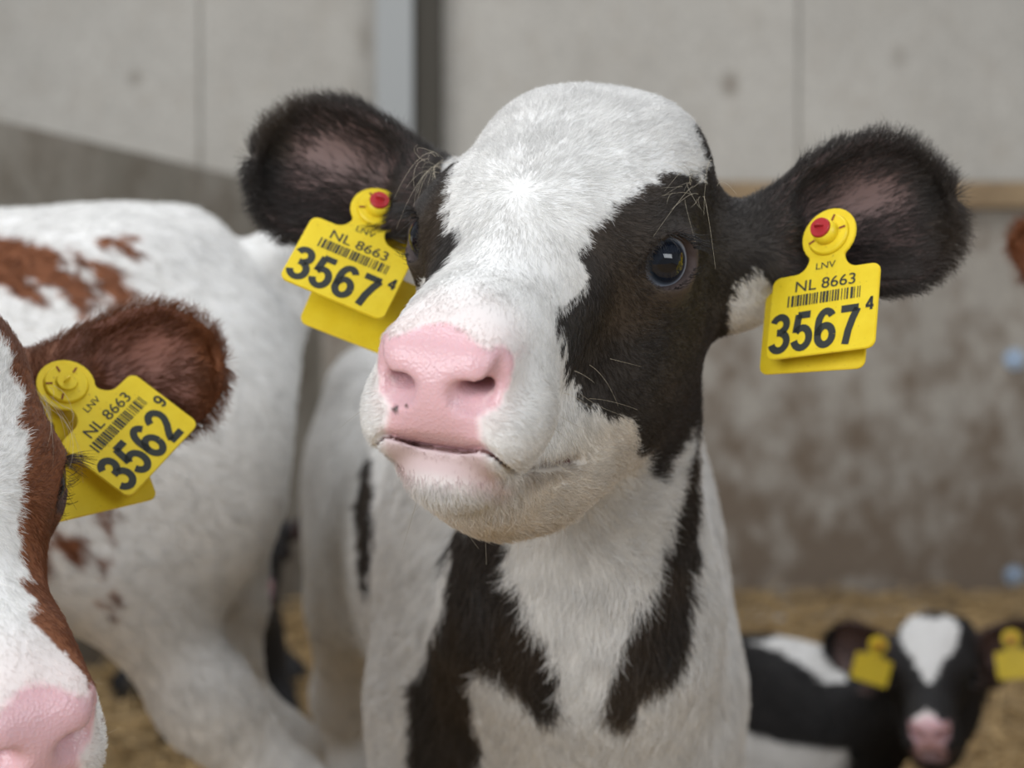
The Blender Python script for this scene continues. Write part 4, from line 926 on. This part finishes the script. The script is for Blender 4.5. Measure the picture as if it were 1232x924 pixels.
def ear_tag(R, t, label, number=None, check=None, back_R=None, back_off=(0, .012, -.004), stud=.0085, scale=1.0, group=None, stud_mat=None):
    root = empty('ear_tag', tuple(t)); M = Matrix([list(r) for r in np.asarray(R)*scale]).to_4x4(); M.translation = Vector(t); root.matrix_world = M
    tag(root, label, 'ear tag', group)
    f = link(bpy.data.objects.new('front_plate', ME_front), root)
    # collar, barrel and red stud that pin the plates through the ear
    def disc(name, y0, y1, r0, r1, mat, parent, x=0, z=.0425):
        bm = bmesh.new(); bmesh.ops.create_cone(bm, cap_ends=True, segments=32, radius1=r0, radius2=r1, depth=abs(y1-y0))
        o = bm_obj(name, bm, mat, parent); o.rotation_euler = (math.pi/2, 0, 0); o.location = (x, (y0+y1)/2, z)
        for p in o.data.polygons: p.use_smooth = len(p.vertices) == 4
        return o
    disc('collar', -.0022, .0004, .0118, .0105, M_tag, root)
    disc('barrel', -stud, .0, .0072, .0056, M_tag, root)
    st = disc('stud', -stud-.0016, -stud+.0002, .0056, .0050, stud_mat or M_red, root)
    disc('dimple', -stud-.0022, -stud-.0015, .0026, .0022, stud_mat or M_red, st).location = (0, 0, .0012)
    disc('pin', .0010, back_off[1]+.004, .0034, .0034, M_tag, root)
    for a in (.2, 1.2, 2.4, 3.6):                          # moulded marks round the collar
        bm = bmesh.new(); bm_box(bm, (0, 0, 0), (.0010, .0006, .0034)); o = bm_obj('mark', bm, M_mark, root)
        o.location = (.0088*math.cos(a), -.0023, .0425+.0088*math.sin(a)); o.rotation_euler = (0, -a+math.pi/2, 0)
    b = link(bpy.data.objects.new('back_plate', ME_back), root)
    Mb = Matrix([list(r) for r in (back_R if back_R is not None else np.eye(3))]).to_4x4()
    piv = Vector((0, 0, .0425)); Mb.translation = piv + Vector(back_off) - Mb.to_3x3() @ piv; b.matrix_local = Mb
    if number:
        printed('maker_mark', text_mesh('LNV', .0052, 1.15, .00002), 0, .0255, f)
        printed('country_code', text_mesh('NL 8663', .0085, 1.15, .00006), .0005, .0158, f)
        printed('barcode', ME_bar, 0, .0080, f)
        printed('number', digits_mesh(number, .0204, .0039, .11, .86), -.0038, -.0092, f)
        printed('check_digit', digits_mesh(check, .0072, .0014), .0258, .0010, f)
    return root
def turn(ax, ay, az): return np.array(Matrix.Rotation(az, 3, 'Z') @ Matrix.Rotation(ay, 3, 'Y') @ Matrix.Rotation(ax, 3, 'X'))
ear_tag([[0.7607, 0.6316, 0.1496], [-0.6415, 0.6967, 0.3209], [0.0985, -0.34, 0.9352]], (.1546, .7095, .7761),
        'yellow ear tag 3567 with clear red stud, on the right-hand ear in the picture', '3567', '4', turn(.10, .05, .0), (-.009, .008, -.003))
ear_tag([[.921, -.2032, .3322], [.002, .8556, .5177], [-.3895, -.4761, .7884]], (-.0886, .7656, .8030),
        'yellow ear tag 3567 half covering the calf\'s eye, on the left-hand ear in the picture', '3567', '4', turn(.20, -.06, .05), (.012, .018, -.003))
ear_tag([[.4651, -.3922, -.7937], [.6243, .7809, -.02], [.6276, -.4862, .608]], (-.2002, .7469, .7139),
        'yellow ear tag 3562 on the red-brown calf\'s ear at the left edge', '3562', '9', turn(.1, .55, .1), (.0, .016, -.002), stud=.003, stud_mat=M_tag)
ear_tag(turn(-.15, .28, -.15), (.539, 2.13, .3118), 'small blurred yellow ear tag left of the lying calf\'s heart blaze', None, None, None, (0, .012, 0), scale=.9)
ear_tag(turn(-.15, -.15, -.4), (.7426, 2.10, .3251), 'small blurred yellow ear tag at right edge on the lying calf', None, None, None, (0, .012, 0), scale=.9)
# ---------- loose straw ----------
m_straw, nt, b = new_mat('straw'); a = node(nt, 'ShaderNodeAttribute', attribute_name='coat'); nt.links.new(a.outputs['Color'], b.inputs['Base Color']); b.inputs['Roughness'].default_value = .55
rs = np.random.RandomState(21)
n = 26000
Y = rs.uniform(1.2, WY-.02, n)**1.0; X = rs.uniform(-1, 1, n)*(.42*Y+.25)
keepm = X > -1.75 + (Y-2.11)*.433 + .06
X, Y = X[keepm], Y[keepm]; n = len(X)
yaw = rs.uniform(0, 2*math.pi, n); pit = rs.normal(.0, .22, n); L = rs.uniform(.05, .20, n)
s = np.linspace(-.5, .5, 4); cen = np.c_[X, Y, rs.uniform(-.02, .045, n) + .03*np.exp(-(WY-Y)/.25) + .09*rs.rand(n)*np.exp(-((X-.62)**2+(Y-1.93)**2)/.03)]
d = np.c_[np.cos(yaw)*np.cos(pit), np.sin(yaw)*np.cos(pit), np.sin(pit)]
pts = cen[:, None] + d[:, None]*(L[:, None]*s)[..., None] + np.array([0, 0, 1.])*((rs.normal(0, .012, n)[:, None])*(1-(2*s)**2))[..., None]
pts[..., 2] = np.maximum(pts[..., 2], -.02); pts[..., 1] = np.minimum(pts[..., 1], WY)
base = np.array([.52, .36, .17])*rs.uniform(.45, 1.25, (n, 1))*np.array([1, 1, 1]) + rs.uniform(-.02, .03, (n, 1))
o = strands('straw', pts, np.tile(rs.uniform(.0012, .0026, n)[:, None], (1, 4)), np.clip(base, .02, .9), m_straw, None)
tag(o, 'loose golden straw strewn over the pen floor', 'straw', kind='stuff')
